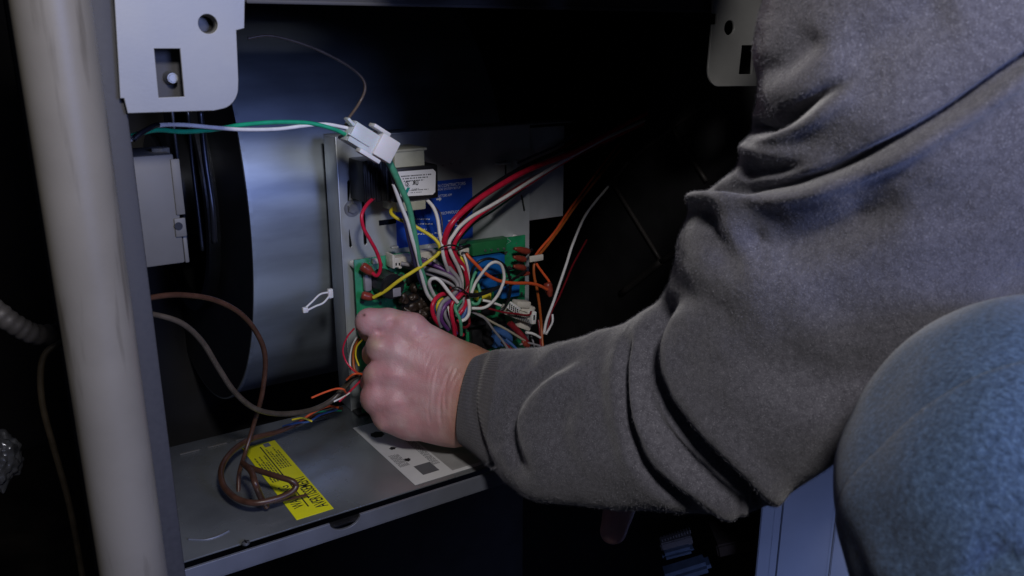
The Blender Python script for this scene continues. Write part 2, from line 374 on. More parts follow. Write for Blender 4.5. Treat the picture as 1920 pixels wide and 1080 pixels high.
box('rail_edge', (onY(458, 3, YF)[0], YF-.0045, ZT-.001), (XR+.01, YF-.0035, ZT+.0012), M['dark_flange'], cab, .0005, label='thin blue grey edge under the top rail')
box('side_flange', (XR+.0, YF-.004, ZD-.03), (XR+.05, YF+.028, ZT+.10), M['dark_flange'], cab, .0015)
# cross ribs on the dark back and side
def rib(a, b, w):
    P = [onX(a[0], a[1], XR-.002), onX(b[0], b[1], XR-.002)]
    if max(P[0][1], P[1][1]) > .98 or min(P[0][1], P[1][1]) < .5:
        P = [onY(a[0], a[1], .985), onY(b[0], b[1], .985)]
    V, F = tube_data(catmull(P, 6), w/2*.9/FPX*1.0, 8); from_np('rib', V, F, M['rib'], cab)
for a, b, w in [((1240, 490), (1150, 345), 9), ((1150, 345), (1050, 240), 7), ((1325, 340), (1260, 240), 9), ((1240, 490), (1165, 550), 16), ((1260, 240), (1180, 300), 9), ((1180, 300), (1090, 410), 9), ((1330, 190), (1260, 240), 7), ((1240, 490), (1300, 455), 12)]:
    rib(a, b, w)

# deck with its lip
deck_back = .676
dk = empty('blower_deck', (XL, YF, ZD), 'grey sheet metal shelf with yellow warning sticker at the cabinet bottom', 'shelf')
box('deck_sheet', (XL+.0005, YF+.0065, ZD-.0012), (XR-.002, deck_back, ZD), M['galv_deck'], dk, .0004)
# front lip: strip with half-round notch, seen as front face + rolled top
nx = onY(645, 968, YF)[0]
zl0, zl1 = ZD-.0125, ZD-.0012
outer = [(XL, zl0), (XR-.002, zl0), (XR-.002, zl1)] + [(nx+.0135-.0, zl1)] + [(nx+.0115*math.cos(t), zl1-.0075*math.sin(t)) for t in np.linspace(0, math.pi, 12)] + [(nx-.0135, zl1), (XL, zl1)]
plate('front_lip', outer, [], .0016, M['rail'], dk, YF-.001, label='blue grey front lip with a half round notch', bev=.0003)
box('lip_return', (XL, YF-.0018, zl0-.0015), (XR-.002, YF+.012, zl0), M['rail'], dk, .0003)
box('lip_groove', (XL+.001, YF+.0002, ZD-.0060), (XR-.003, YF+.0062, ZD-.0050), M['black'], dk, 0)
for (a, b) in [((338, 854), (376, 846)), ((391, 842), (427, 833)), ((443, 828), (480, 820)), ((588, 793), (620, 787)), ((500, 815), (530, 808))]:
    p = onZ(*a, ZD); q = onZ(*b, ZD); yy = .6575
    box('slot', (p[0], yy-.0012, ZD+.0002), (q[0], yy+.0012, ZD+.0005), M['box_grey'], dk, .0001)
p = onZ(483-3, 1022, ZD); p = onZ(461, 1021, ZD)
s = cyl('screw', p+[0, 0, .0002], p+[0, 0, .0022], .0026, M['metal'], dk, 16, bev=.0004)
for a in (0, 1):
    d = (.0022, .0004) if a else (.0004, .0022)
    link_ = box('recess', (p[0]-d[0], p[1]-d[1], p[2]+.0021), (p[0]+d[0], p[1]+d[1], p[2]+.0025), M['black'], s, 0)
# pressed circle in deck
pc = onZ(365, 985, ZD)
arcp = [onZ(a, b, ZD)+[0, 0, .0004] for a, b in [(352, 1012), (385, 1013), (410, 1006), (430, 996)]]
V, F = tube_data(catmull(arcp, 8), .0007, 8); from_np('pressed_ridge', V, F, M['rail'], dk)

# ---- yellow sticker
sx0, sx1, sy0, sy1 = .1612, .1882, .5135, .6405
st = box('warning_sticker', (sx0, sy0, ZD+.0002), (sx1, sy1, ZD+.0006), M['sticker_y'], dk, .0001, label='yellow bilingual warning sticker on the shelf')
zz = ZD+.00065
def flat(name, x0, y0, x1, y1, m_, par, z=None):
    z = zz if z is None else z
    return from_np(name, [(x0, y0, z), (x1, y0, z), (x1, y1, z), (x0, y1, z)], [(0, 1, 2, 3)], m_, par, False)
flat('printed_line', .1738, sy0+.012, .1748, sy1-.006, M['ink'], st)
text('AVERTISSEMENT', (.1866, sy0+.006, zz), (0, 1, 0), (-1, 0, 0), .0125, M['ink'], st, sx=.56, bold=.0001)
text('WARNING', (.1722, sy0+.014, zz), (0, 1, 0), (-1, 0, 0), .0112, M['ink'], st, sx=.66)
bm = bmesh.new()
def brow(x, y0, y1, wx=.0011):
    y = y0
    while y < y1:
        l = random.uniform(.002, .006); l = min(l, y1-y)
        if l > .0006:
            vs = [bm.verts.new(c) for c in ((x, y, zz), (x+wx, y, zz), (x+wx, y+l, zz), (x, y+l, zz))]; bm.faces.new(vs)
        y += l+.0009
for k in range(5): brow(.1763+k*.0019, .590, .628-(k % 3)*.006)
for k in range(5): brow(.1640+k*.0019, .572, .618-(k % 2)*.012)
from_bm('small_print', bm, M['ink_olive'], st)
flat('printed_square', .1775, .6315, .1825, .6385, M['ink_grey'], st)

# ---- paper label
lx0, lx1, ly0, ly1 = onZ(780, 912, ZD)[0], .395, onZ(780, 910, ZD)[1], onZ(682, 798, ZD)[1]
pl = box('paper_label', (lx0, ly0, ZD+.0002), (lx1, ly1, ZD+.0005), M['paper'], dk, .0001, label='white instruction label on the shelf under the hand')
zz = ZD+.00056
flat('printed_square', lx0+.012, ly0+.010, lx0+.026, ly0+.026, M['ink_grey'], pl)
bm = bmesh.new()
for i in range(12):
    for j in range(12):
        if random.random() < .5:
            x = lx0+.012+i*.0014/1.2; y = ly0+.010+j*.0016/1.2
            vs = [bm.verts.new(c) for c in ((x, y, zz+.0001), (x+.0010, y, zz+.0001), (x+.0010, y+.0011, zz+.0001), (x, y+.0011, zz+.0001))]; bm.faces.new(vs)
bm.free()
flat('printed_panel', lx0+.034, ly0+.004, lx0+.070, ly1-.01, mat('pale_print', (.34, .34, .34), .5), pl)
bm = bmesh.new()
for cxx, cyy, r in ((lx0+.013, ly0+.038, .0036), (lx0+.012, ly0+.062, .0036), (lx0+.012, ly0+.092, .0062)):
    n = 14; vs = []
    for k in range(n):
        rr = r*(.45+.55*random.random()) if r < .005 else r*(.85+.15*(k % 2))
        vs.append((cxx+rr*math.cos(2*math.pi*k/n), cyy+rr*math.sin(2*math.pi*k/n), zz))
    from_np('pictogram', vs, [tuple(range(n))], M['ink'], pl, False)
bm.free()
bm = bmesh.new()
for k in range(7): brow(lx0+.003+k*.0012, ly0+.030, ly0+.052, .0006)
for k in range(5): brow(lx0+.0265+k*.0012, ly0+.020, ly1-.03, .0006)
from_bm('small_print', bm, M['ink_grey'], pl)

# ---- mounting brackets (parts of the cabinet)
yb = YF-.008
outer = [(212, -60), (458, -60), (456, 52), (441, 56), (445, 150)]
for t in np.linspace(0, math.pi/2, 9)[1:-1]: outer.append((409+36*math.cos(t)+2*(1-math.cos(t)), 162+41*math.sin(t)))
outer += [(400, 206), (240, 211), (233, 183), (226, 183)]
slotL = [(287, 90), (338, 90), (346, 182), (296, 184)]
hc = onY(389, 45, yb)
pb = plate('mounting_bracket', pxpoly(outer, yb), [circ(hc[0], hc[2], .0054), pxpoly(slotL, yb)], .0012, M['bracket'], cab, yb, label='zinc bracket at the upper left with a round hole and a slot')
def ring(name, c, r0, r1, y0, y1, m_, par, seg=28):
    V = []; F = []
    for k in range(seg):
        a = 2*math.pi*k/seg; ca, sa = math.cos(a), math.sin(a)
        V += [(c[0]+r0*ca, y0, c[2]+r0*sa), (c[0]+r1*ca, y1, c[2]+r1*sa)]
    for k in range(seg):
        j = (k+1) % seg; F.append((2*k, 2*j, 2*j+1, 2*k+1))
    o = from_np(name, V, F, m_, par, True); sm = o.modifiers.new('s', 'SOLIDIFY'); sm.thickness = .0006; return o
ring('hole_rim', hc, .0060, .0040, yb-.0008, yb+.0045, M['bracket'], pb)
box('hole_backing', onY(370, 70, yb)*[1, 0, 1]+[0, yb+.010, 0], onY(410, 20, yb)*[1, 0, 1]+[0, yb+.012, 0], M['black'], pb, 0)
c = onY(322, 146, yb+.010); 
box('slot_backing', onY(280, 196, yb+.014), onY(352, 80, yb+.014)+[0, .002, 0], M['dark_flange'], pb, 0)
sc = cyl('screw', c+[0, .004, 0], c+[0, -.003, 0], .0040, M['metal'], pb, 20, r1=.0026, bev=.0006)
outer = [(1336, -40), (1336, 24), (1344, 25), (1342, 47), (1334, 47), (1327, 128)]
for t in np.linspace(0, math.pi/2, 8)[1:]: outer.append((1327+18*(1-math.cos(t)), 133+28*math.sin(t)))
outer += [(1450, 160), (1452, -40)]
hc = onY(1366, 52, yb)
pb2 = plate('mounting_bracket', pxpoly(outer, yb), [circ(hc[0], hc[2], .0060), pxpoly([(1389, 84), (1412, 84), (1408, 140), (1383, 140)], yb)], .0012, M['bracket'], cab, yb, label='zinc bracket at the upper right half hidden by the sleeve')

# ================================================================== JUNCTION BOX
jy = .545
jb = empty('junction_box', onY(290, 500, jy), 'light grey metal junction box mounted inside the cabinet by the left flange', 'junction box')
a = onY(336, 390, jy); xb1 = a[0]; z1 = onY(290, 291, jy)[2]; z0 = onY(300, 499, jy)[2]
box('body', (XL+.0005, jy, z0), (xb1, jy+.045, z1), M['box_grey'], jb, .0012)
f1 = onY(355, 460, jy)[0]
lip_z = onY(340, 408, jy)[2]; zz1 = onY(340, 443, jy)[2]
box('side_lip', (xb1+.0003, jy+.001, z0-.0005), (f1-.0006, jy+.03, zz1), M['box_grey'], jb, .0008)
box('cover_tab', (onY(327, 424, jy)[0], jy-.0016, zz1), (f1-.001, jy-.0002, lip_z), M['box_grey'], jb, .0005)
hc = onY(335, 424, jy-.002); cyl('screw_hole', hc+[0, -.0003, 0], hc+[0, .001, 0], .0024, M['black'], jb, 16)
box('cover_edge', (xb1-.0022, jy-.0012, lip_z+.002), (xb1+.003, jy-.0001, z1-.003), M['box_grey'], jb, .0005)
cc = onY(300, 286, jy+.02); cyl('knockout_nut', cc+[0, 0, -.002], cc+[0, 0, .003], .006, M['metal'], jb, 6)

# ================================================================== BLOWER
cy_, cz_ = .920, CAM[2]-.150; R0 = .2195; xs0 = .2015; xs1 = .455
bl = empty('blower', (xs0, cy_, cz_), 'round galvanised furnace blower housing behind the control panel', 'blower')
V = []; F = []; n = 140
for i in range(n):
    a = 2*math.pi*i/n; V += [(xs0, cy_+R0*math.cos(a), cz_+R0*math.sin(a)), (xs1, cy_+R0*math.cos(a), cz_+R0*math.sin(a))]
for i in range(n): j = (i+1) % n; F.append((2*i, 2*j, 2*j+1, 2*i+1))
from_np('scroll', V, F, M['blower'], bl)
def annulus(name, x, r0, r1, dx, m_):
    V = []; F = []
    for i in range(n):
        a = 2*math.pi*i/n; c_, s_ = math.cos(a), math.sin(a)
        V += [(x, cy_+r0*c_, cz_+r0*s_), (x, cy_+r1*c_, cz_+r1*s_), (x+dx, cy_+r0*c_, cz_+r0*s_), (x+dx, cy_+r1*c_, cz_+r1*s_)]
    for i in range(n):
        j = (i+1) % n; b_, d_ = 4*i, 4*j
        F += [(b_, d_, d_+1, b_+1), (b_+2, b_+3, d_+3, d_+2), (b_, b_+2, d_+2, d_), (b_+1, d_+1, d_+3, b_+3)]
    return from_np(name, V, F, m_, bl, False)
annulus('side_plate', xs0-.0015, .125, R0+.0022, .0015, M['blower_dark'])
annulus('inlet_ring', xs0-.012, .118, .128, .011, M['blower_dark'])
annulus('seam_flange', xs0-.0012, R0+.0005, R0+.004, .003, M['blower'])
cyl('motor', (xs0-.03, cy_, cz_), (xs0+.10, cy_, cz_), .06, M['blower_dark'], bl, 40, bev=.004)
box('support_leg', (xs0-.045, .74, cz_-.02), (xs0-.042, .77, cz_+.16), M['blower_dark'], bl, .001)
# motor bracket strip showing faintly left of the scroll
pts = [onX(a, b, .155) for a, b in [(375, 205), (385, 300), (398, 390), (402, 455)]]
V, F = tube_data(catmull(pts, 8), .0022, 8); from_np('inlet_edge', V, F, M['blower_dark'], bl)
pts = [onX(a, b, .16) for a, b in [(352, 205), (360, 300), (372, 400), (380, 470)]]
V, F = tube_data(catmull(pts, 8), .0015, 8); from_np('inlet_edge', V, F, M['blower_dark'], bl)

# ================================================================== CONTROL PANEL PLATE
xf = onY(632, 262, YP)[0]; ybk = onX(609, 258, xf)[1]
xr = onY(992, 300, YP)[0]; ztp = onY(640, 259, YP)[2]; xtr = onY(1072, 232, YP)[0]
cp = empty('control_panel', (xf, YP, ZD), 'bent galvanised steel plate holding the circuit board and transformer', 'panel')
def slot_poly(p): return pxpoly(p, YP)
holes = [slot_poly([(650, 340), (654, 336), (657, 341), (656, 362), (653, 386), (651, 386)]),
         slot_poly([(653, 430), (655, 430), (660, 461), (657, 465), (654, 462)]),
         slot_poly([(676, 345), (680, 339), (684, 345), (684, 400), (688, 456), (684, 461), (681, 456), (678, 400)]),
         slot_poly([(709, 413), (743, 409), (744, 419), (710, 424)]),
         slot_poly([(975, 365), (979, 365), (985, 395), (981, 398)]),
         slot_poly([(945, 300), (949, 300), (951, 340), (946, 340)])]
for a, b in ((830, 310), (845, 307), (862, 304)):
    c = onY(a, b, YP); holes.append(circ(c[0], c[2], .0009, n=10))
plate('plate', [(xf, ZD+.0003), (xr, ZD+.0003), (xr, ztp), (xf, ztp)], holes, .0012, M['galv'], cp, YP, bev=.0002)
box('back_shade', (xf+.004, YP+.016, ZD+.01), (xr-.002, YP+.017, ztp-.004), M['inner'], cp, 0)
box('side_return', (xf-.0012, YP-.0006, ZD+.0003), (xf-.0002, ybk, ztp), M['galv'], cp, .0003)
box('top_return', (xf-.0012, YP-.0008, ztp+.0003), (xtr, ybk, ztp+.0014), M['galv'], cp, .0003)
box('edge_bead', (xf-.0022, YP-.0018, ZD+.0004), (xf-.0004, YP-.0007, ztp+.0016), M['galv'], cp, .0005)
box('offset_flange', (xr+.003, YP+.006, onY(1040, 410, YP)[2]), (xtr-.004, YP+.0072, ztp-.003), M['galv'], cp, .0004)
box('foot', (xf-.001, YP-.014, ZD+.0004), (onY(800, 770, YP)[0], YP-.0008, ZD+.0014), M['inner'], cp, .0003)
for a, b in ((670, 325), (662, 391)):
    c = onY(a, b, YP-.003)
    w_ = cyl('bolt', c+[0, .0022, 0], c+[0, -.001, 0], .0052, M['metal'], cp, 6, r1=.0044, bev=.0005)
    cyl('washer', c+[0, .0024, 0], c+[0, .0014, 0], .0072, M['metal'], w_, 24)
# small bent tabs on the right of the plate
comp('tab', 968, 300, 976, 330, YP-.008, YP-.001, M['galv'], cp)
comp('tab', 936, 305, 960, 309, YP-.008, YP-.001, M['galv'], cp)
# blue information sticker
by = YP-.0009
bs = comp('info_sticker', 742, 340, 886, 456, by, YP-.0006, M['label_b'], cp, 0, label='blue information sticker with white lettering behind the transformer')
b0 = by-.0002
def ptext(s, px, py, size_px, m_, par, y, sxx=1., bold=0):
    o_ = onY(px, py, y); d_ = project(np.array([o_]))[2][0]
    return text(s, o_, (1, 0, 0), (0, 0, 1), size_px*1.35*d_/FPX, m_, par, sx=sxx, bold=bold)
ptext('N CONTRACTORS', 821, 352, 6.6, M['ink_w'], bs, b0, .80)
ptext('FOR SYSTEM SETUP', 821, 358, 4.6, M['ink_w'], bs, b0, .92)
ptext('CONTRACTORS APP', 806, 372, 5.2, M['ink_w'], bs, b0, .72)
ptext('TECHNOLOGY', 826, 403, 5.6, M['ink_w'], bs, b0, .9)
a = onY(818, 374, b0)
from_np('printed_arrow', [(a[0]+x*.0005, b0, a[2]+z*.0005) for x, z in ((0, -1.5), (6, -1.5), (6, -4), (11, 0), (6, 4), (6, 1.5), (0, 1.5))], [tuple(range(7))], M['ink_w'], bs, False)
bm = bmesh.new()
for (x0, yy_, x1) in [(776, 412, 806), (776, 421, 812), (776, 431, 800), (840, 415, 868), (840, 424, 862), (815, 438, 850), (776, 440, 812), (815, 447, 845)]:
    x = x0
    while x < x1:
        l = random.uniform(2, 6); p = onY(x, yy_, b0); q = onY(min(x+l, x1), yy_, b0); h = .0009
        vs = [bm.verts.new(c) for c in ((p[0], b0, p[2]), (q[0], b0, p[2]), (q[0], b0, p[2]+h), (p[0], b0, p[2]+h))]; bm.faces.new(vs); x += l+1.5
from_bm('small_print', bm, M['ink_w'], bs)
# white cable tie stuck through the left edge
ct = empty('cable_tie', onY(618, 552, .662), 'small looped white nylon cable tie on the panel left edge', 'cable tie')
wire('tie_strap', [(616, 548), (600, 552), (585, 566), (572, 578)], .655, 4.2, M['nylon'], ct)
wire('tie_strap', [(617, 556), (606, 568), (592, 574), (576, 582)], .653, 4.2, M['nylon'], ct)
c = onY(619, 550, .655); box('tie_head', c-[.0022, .002, .004], c+[.0022, .002, .004], M['nylon'], ct, .0008)
c = onY(572, 581, .654); box('tie_head', c-[.0024, .002, .0024], c+[.0024, .002, .0024], M['nylon'], ct, .001)

# ================================================================== TRANSFORMER
tf = empty('transformer', onY(745, 340, YP), 'black transformer with cream coil and white rating label', 'transformer')
comp('core', 682, 300, 748, 378, .630, YP-.0008, M['black'], tf, .0012)
comp('coil_bobbin', 741, 281, 798, 396, .6225, YP-.010, M['cream'], tf, .0015, label='cream coil bobbin above and below the label')
comp('coil_bobbin', 737, 279, 801, 284, .6215, YP-.010, M['cream'], tf, .0006)
comp('shroud', 738, 312, 822, 376, .6195, YP-.012, M['black'], tf, .0015)
for k in range(6):
    comp('lamination', 686+k*9.5, 301, 691+k*9.5, 377, .6285, .6302, M['black'], tf, .0003)
p4 = [(745, 322), (812, 317), (817, 322), (816, 360), (811, 365), (746, 369)]
lb = plate('rating_label', pxpoly(p4, .6188), [], .0003, M['label_w'], tf, .6188, label='white rating label with approval marks and a teal pen mark', bev=0)
ly = .6184
bm = bmesh.new()
rows = [(752, 330, 810, 2.4), (755, 334.5, 802, 2.4), (757, 339, 795, 2.2), (768, 356, 803, 1.8), (770, 360, 792, 1.3)]
for x0, yy_, x1, h in rows:
    x = x0
    while x < x1:
        l = random.uniform(1.2, 3.0); sl = -.075*(x-x0); p = onY(x, yy_+sl+2, ly); q = onY(min(x+l, x1), yy_+sl-h+2, ly)
        vs = [bm.verts.new(c) for c in ((p[0], ly, p[2]), (q[0], ly, p[2]), (q[0], ly, q[2]), (p[0], ly, q[2]))]; bm.faces.new(vs); x += l+random.choice((.7, .7, 2))
from_bm('small_print', bm, M['ink_grey'], lb)
ptext('S', 762, 348, 9.5, M['ink'], lb, ly, .8, .00015)
ptext('R', 779, 346, 8.5, M['ink'], lb, ly, -.8, .0002)
ptext('U', 779.5, 347, 8.5, M['ink'], lb, ly, .7, .0002)
V, F = tube_data([onY(764.3+4.6*math.cos(t), 344.5-5.2*math.sin(t), ly) for t in np.linspace(.7, 5.6, 16)], .0002, 5); from_np('approval_mark', V, F, M['ink'], lb)
ptext('CLASS 2', 772, 357, 3.2, M['ink'], lb, ly, 1)
tk = pxpoly([(757, 363), (764, 351), (769, 352), (762, 366)], ly)
from_np('pen_mark', [(x, ly-.0001, z) for x, z in tk], [(0, 1, 2, 3)], M['teal'], lb, False)

# ================================================================== CIRCUIT BOARD
bx0 = onY(664, 488, YB)[0]; bx1 = onY(985, 440, YB)[0]; bz1 = onY(664, 488, YB)[2]; bz0 = onY(676, 776, YB)[2]
pc = empty('circuit_board', (bx0, YB, bz0), 'green furnace control circuit board crowded with relays and connectors', 'circuit board')
box('board', (bx0, YB, bz0), (bx1, YB+.0016, bz1), M['pcb'], pc, .0002)
for a, b in ((672, 500), (978, 450), (690, 760), (820, 470)):
    c = onY(a, b, YB); cyl('standoff', c+[0, .0018, 0], c+[0, .0125, 0], .003, M['nylon'], pc, 12)
bm = bmesh.new()
for k in range(420):
    x = random.uniform(bx0+.004, bx1-.004); z = random.uniform(bz0+.004, bz1-.004); w = random.uniform(.0005, .0018); h = random.uniform(.0005, .0014); d = random.uniform(.0004, .0012)
    add_box(bm, (x-w, YB-d, z-h), (x+w, YB-.0001, z+h))
o = from_bm('surface_components', bm, mat('small_component', (.28, .29, .27), .4, .2, .6, 600, col2=(.03, .03, .03)), pc); o['kind'] = 'stuff'
bm = bmesh.new()
for k in range(260):
    x = random.uniform(bx0+.003, bx1-.003); z = random.uniform(bz0+.003, bz1-.003); r = random.uniform(.0004, .0009)
    t = bmesh.ops.create_icosphere(bm, subdivisions=1, radius=r)
    for v in t['verts']: v.co = Vector((v.co.x+x, v.co.y*.5+YB-.0003, v.co.z+z))
o = from_bm('solder_joints', bm, M['metal'], pc, True); o['kind'] = 'stuff'
for (x0, y0, x1, y1) in [(880, 592, 912, 612), (886, 618, 905, 660), (912, 604, 926, 630), (858, 596, 874, 640), (925, 596, 948, 606), (826, 522, 842, 546), (905, 566, 930, 590), (765, 508, 800, 530), (812, 512, 826, 530)]:  # black blocks added to darken the board where the hand shades it
    comp('dark_chip', x0, y0, x1, y1, random.uniform(.636, .642), YB-.0002, M['black'], pc, .0008)
for (a, b, r) in [(893, 600, .0035), (920, 640, .004), (870, 655, .004), (945, 606, .003), (822, 505, .003)]:  # black stubs added for the same hand shade on the board
    c = onY(a, b, .632); cyl('dark_capacitor', c, c*[1, 0, 1]+[0, YB-.0002, 0], r, M['black'], pc, 20, bev=.0005)
# connectors
def header(name, x0, y0, x1, y1, yf, m_, par, npin, label=None, slope=0):
    h = comp(name, x0, y0, x1, y1, yf, YB-.0002, m_, par, .0006, label=label,)
    for k in range(npin):
        cx = x0+(k+.5)*(x1-x0)/npin
        comp('pin_slot', cx-1.3, y1-7, cx+1.3, y1-2, yf-.0003, yf+.0004, M['black'], h, 0)
    return h
header('plug_connector', 734, 482, 776, 500, .634, M['conn'], pc, 7, 'cream wire connector on the board top edge')
header('plug_connector', 784, 472, 822, 491, .634, M['conn'], pc, 6, 'white wire connector under the yellow wire')
comp('latch', 736, 478, 741, 504, .632, YB-.0002, M['conn'], pc)
comp('latch', 748, 500, 754, 504, .632, .636, M['conn'], pc)
header('plug_connector', 863, 466, 880, 480, .632, M['conn'], pc, 3, 'small white connector beside the green terminal block')
comp('resistor', 700, 486, 710, 495, .641, YB-.0002, M['conn'], pc)
comp('resistor', 735, 462, 748, 467, .641, YB-.0002, M['galv'], pc)
# terminal block
tb = comp('terminal_block', 886, 452, 950, 476, .633, YB-.0002, M['tblock'], pc, .001, label='green screw terminal block')
comp('terminal_ledge', 890, 449, 952, 462, .638, YB-.0002, M['tblock'], tb, .001)
for k, a in enumerate((910, 921.5, 934, 945)):
    c = onY(a, 470-(a-910)*.11, .6325); sc = cyl('terminal_screw', c+[0, .001, 0], c+[0, -.0004, 0], .0011, M['metal'], tb, 10)
tri = pxpoly([(949, 446), (958, 452), (949, 458)], YB-.0003); V, F = tube_data([(x, YB-.0003, z) for x, z in tri+[tri[0]]], .00015, 4); from_np('printed_triangle', V, F, M['ink_w'], pc)
# relays
comp('relay', 894, 481, 947, 517, .629, YB-.0002, M['relay'], pc, .001, label='large blue relay under the green terminal block')
comp('relay', 941, 535, 975, 558, .631, YB-.0002, M['relay'], pc, .001, label='small blue relay right of the white wire loop')
comp('relay', 903, 520, 934, 540, .633, YB-.0002, M['relay'], pc, .001)
comp('relay', 928, 618, 962, 650, .632, YB-.0002, M['bluew'], pc, .001, label='pale blue relay near the sleeve')
comp('film_capacitor', 900, 548, 922, 566, .634, YB-.0002, M['yelloww'], pc, .0012)
comp('dark_chip', 905, 640, 925, 655, .642, YB-.0002, M['black'], pc, .0004)
comp('varistor', 684, 512, 699, 548, .640, YB-.0002, M['greyw'], pc, .003, label='grey blue flat varistor between the red spade sleeves')
# electrolytic capacitor
c0 = onY(737, 538, .622); cyl('electrolytic_capacitor', c0, c0*[1, 0, 1]+[0, YB-.0002, 0], .0108, M['black'], pc, 32, bev=.001, label='black round capacitor crossed by the yellow wire')
comp('capacitor_label', 737, 540, 752, 556, .6214, .6219, M['greyw'], pc, .0004)
# inductor: dark round coil with knobbly turns
ic = onY(788, 580, .630)
ind = cyl('inductor', ic+[0, .004, 0], ic+[0, .0158, 0], .0155, M['black'], pc, 40, bev=.002, label='dark round coil with lumpy copper turns beside the hand')
for a, b in ((783, 545), (800, 553), (782, 562), (765, 566), (797, 572), (812, 580), (781, 582), (768, 590), (797, 592), (812, 598)):
    q = onY(a, b, .627); bm = bmesh.new(); bmesh.ops.create_icosphere(bm, subdivisions=3, radius=random.uniform(.0036, .0048))
    kx, kz = random.uniform(.8, 1.25), random.uniform(.75, 1.15); sd0 = random.random()*40
    for v in bm.verts:
        nn = 1+1.1*vnoise(np.array([v.co[:]])*330+sd0)[0]
        v.co = Vector((v.co.x*kx*nn+q[0], v.co.y*nn+q[1]+.0068, v.co.z*kz*nn+q[2]))
    from_bm('coil_turn', bm, M['copper'], ind, True)
# spade sleeves
def spade(a, b, y, w=15, lab=None, par=pc, m_=None):
    A = onY(a[0], a[1], y); B = onY(b[0], b[1], y-.003); C = catmull([A, (A*2+B)/3, (A+B*2)/3, B], 4)
    V, F = tube_data(C, np.interp(np.linspace(0, 1, len(C)), [0, .15, .6, 1], [.75, 1, .95, .45])*w/2*.72/FPX*1.08, 12)
    o = from_np('spade_sleeve', V, F, m_ or M['spade'], par, True, lab)
    return o
spade((678, 498), (701, 514), .636, 17); spade((678, 553), (703, 559), .636, 15)
spade((992, 472), (965, 466), .634, 13); spade((985, 487), (963, 482), .634, 12); spade((984, 503), (963, 499), .634, 12); spade((992, 512), (978, 516), .634, 8)
# cluttered lower right of the board: edge connector
ec = empty('edge_connector', onY(975, 590, .615), 'white edge connector with a slotted flap below the blue relay', 'connector')
rot = Matrix.Rotation(math.radians(27), 3, 'Y')
comp('connector_body', 952, 584, 1000, 600, .612, .626, M['conn'], ec, .0008, rot)
comp('flap', 952, 571, 976, 585, .608, .6095, M['nylon'], ec, .0005, Matrix.Rotation(math.radians(38), 3, 'Y'))
comp('connector_cap', 970, 566, 996, 578, .612, .622, M['conn'], ec, .0012, Matrix.Rotation(math.radians(12), 3, 'Y'))
comp('connector_cap', 978, 573, 1004, 586, .614, .624, M['conn'], ec, .0012, Matrix.Rotation(math.radians(22), 3, 'Y'))
comp('end_clip', 998, 585, 1006, 608, .607, .616, M['nylon'], ec, .0008, Matrix.Rotation(math.radians(4), 3, 'Y'))
comp('clip_slot', 1000.5, 591, 1003, 600, .6066, .6072, M['black'], ec, 0)
for k in range(9):
    comp('contact', 968+k*3.6, 589+k*1.7, 970+k*3.6, 595+k*1.7, .6105, .6116, M['ink_grey'], ec, 0, rot)
for r_ in range(3):
    for k in range(5):
        comp('flap_slot', 955.5+k*3.6-r_*.4, 569+k*2.6+r_*3.6, 957.3+k*3.6-r_*.4, 571.4+k*2.6+r_*3.6, .6074, .6079, M['black'], ec, 0)
comp('connector_foot', 974, 601, 998, 618, .618, .628, M['conn'], ec, .001, rot)

# ================================================================== PLUG AND ITS WIRES
pg = empty('inline_plug', onY(690, 262, .585), 'white nylon inline plug joining the green and white wires', 'plug connector')
ang = math.radians(33)
def rbox(name, cx, cy, w, h, y0, y1, m_, par, a=ang, bev=.001, label=None):
    c = onY(cx, cy, (y0+y1)/2); d_ = project(np.array([c]))[2][0]; W = w*d_/FPX/2*1.12; H = h*d_/FPX/2
    return box(name, (c[0]-W, y0, c[2]-H), (c[0]+W, y1, c[2]+H), m_, par, bev, Matrix.Rotation(a, 3, 'Y'), label)
rbox('socket_half', 674, 258, 52, 40, .577, .597, M['nylon_clear'], pg, label='milky translucent socket half')
rbox('plug_half', 712, 275, 36, 44, .574, .600, M['nylon'], pg, label='opaque white plug half')
rbox('collar', 655, 246, 12, 42, .579, .595, M['nylon_clear'], pg)
rbox('latch', 690, 292, 42, 8, .570, .578, M['nylon'], pg, bev=.0006)
rbox('latch', 712, 243, 34, 7, .574, .584, M['nylon'], pg, bev=.0006)
rbox('latch_wing', 655, 228, 16, 6, .578, .586, M['nylon_clear'], pg, math.radians(50), bev=.0006)
rbox('rib', 672, 262, 44, 3, .5755, .5775, M['nylon_clear'], pg, bev=.0005)
G1 = 'loose single wires in the furnace cabinet'
def loose(pts, y, w, m_, label, name='wire', cat='wire', **k):
    o = wire(name, pts, y, w, m_, label=label, cat=cat, group=G1, **k); return o
loose([(240, 264, .53), (262, 252, .535), (292, 236, .54), (340, 234, .55), (400, 239, .56), (455, 243, .57), (520, 242, .58), (570, 236, .583), (610, 233, .585), (652, 240, .587)], .58, 8.5, M['whitew'], 'white wire running from the left flange to the plug')
loose([(244, 256, .535), (290, 244, .545), (345, 247, .555), (400, 243, .565), (455, 234, .575), (520, 229, .58), (580, 231, .583), (625, 242, .583), (655, 256, .585)], .58, 9.5, M['greenw'], 'green wire twisted over the white one left of the plug')
loose([(250, 262, .528), (264, 250, .53), (285, 238, .535), (296, 234, .54)], .53, 11, M['blackw'], 'short black sleeve around the wires by the left flange', 'wire_sleeve', 'sleeve')
loose([(604, 234, .59), (628, 238, .59), (655, 249, .59)], .59, 6, M['nylon'], 'short white wire end lying beside the green one at the plug')
loose([(726, 296, .588), (740, 325, .592), (752, 352, .596), (766, 385, .598), (774, 420, .60), (780, 450, .602), (787, 490, .606), (797, 524, .612), (806, 545, .616), (816, 562, .618)], .6, 9.5, M['lgreenw'], 'green wire hanging from the plug across the rating label', taper=[1.5, 1.35, 1.2, 1, .9, .9])
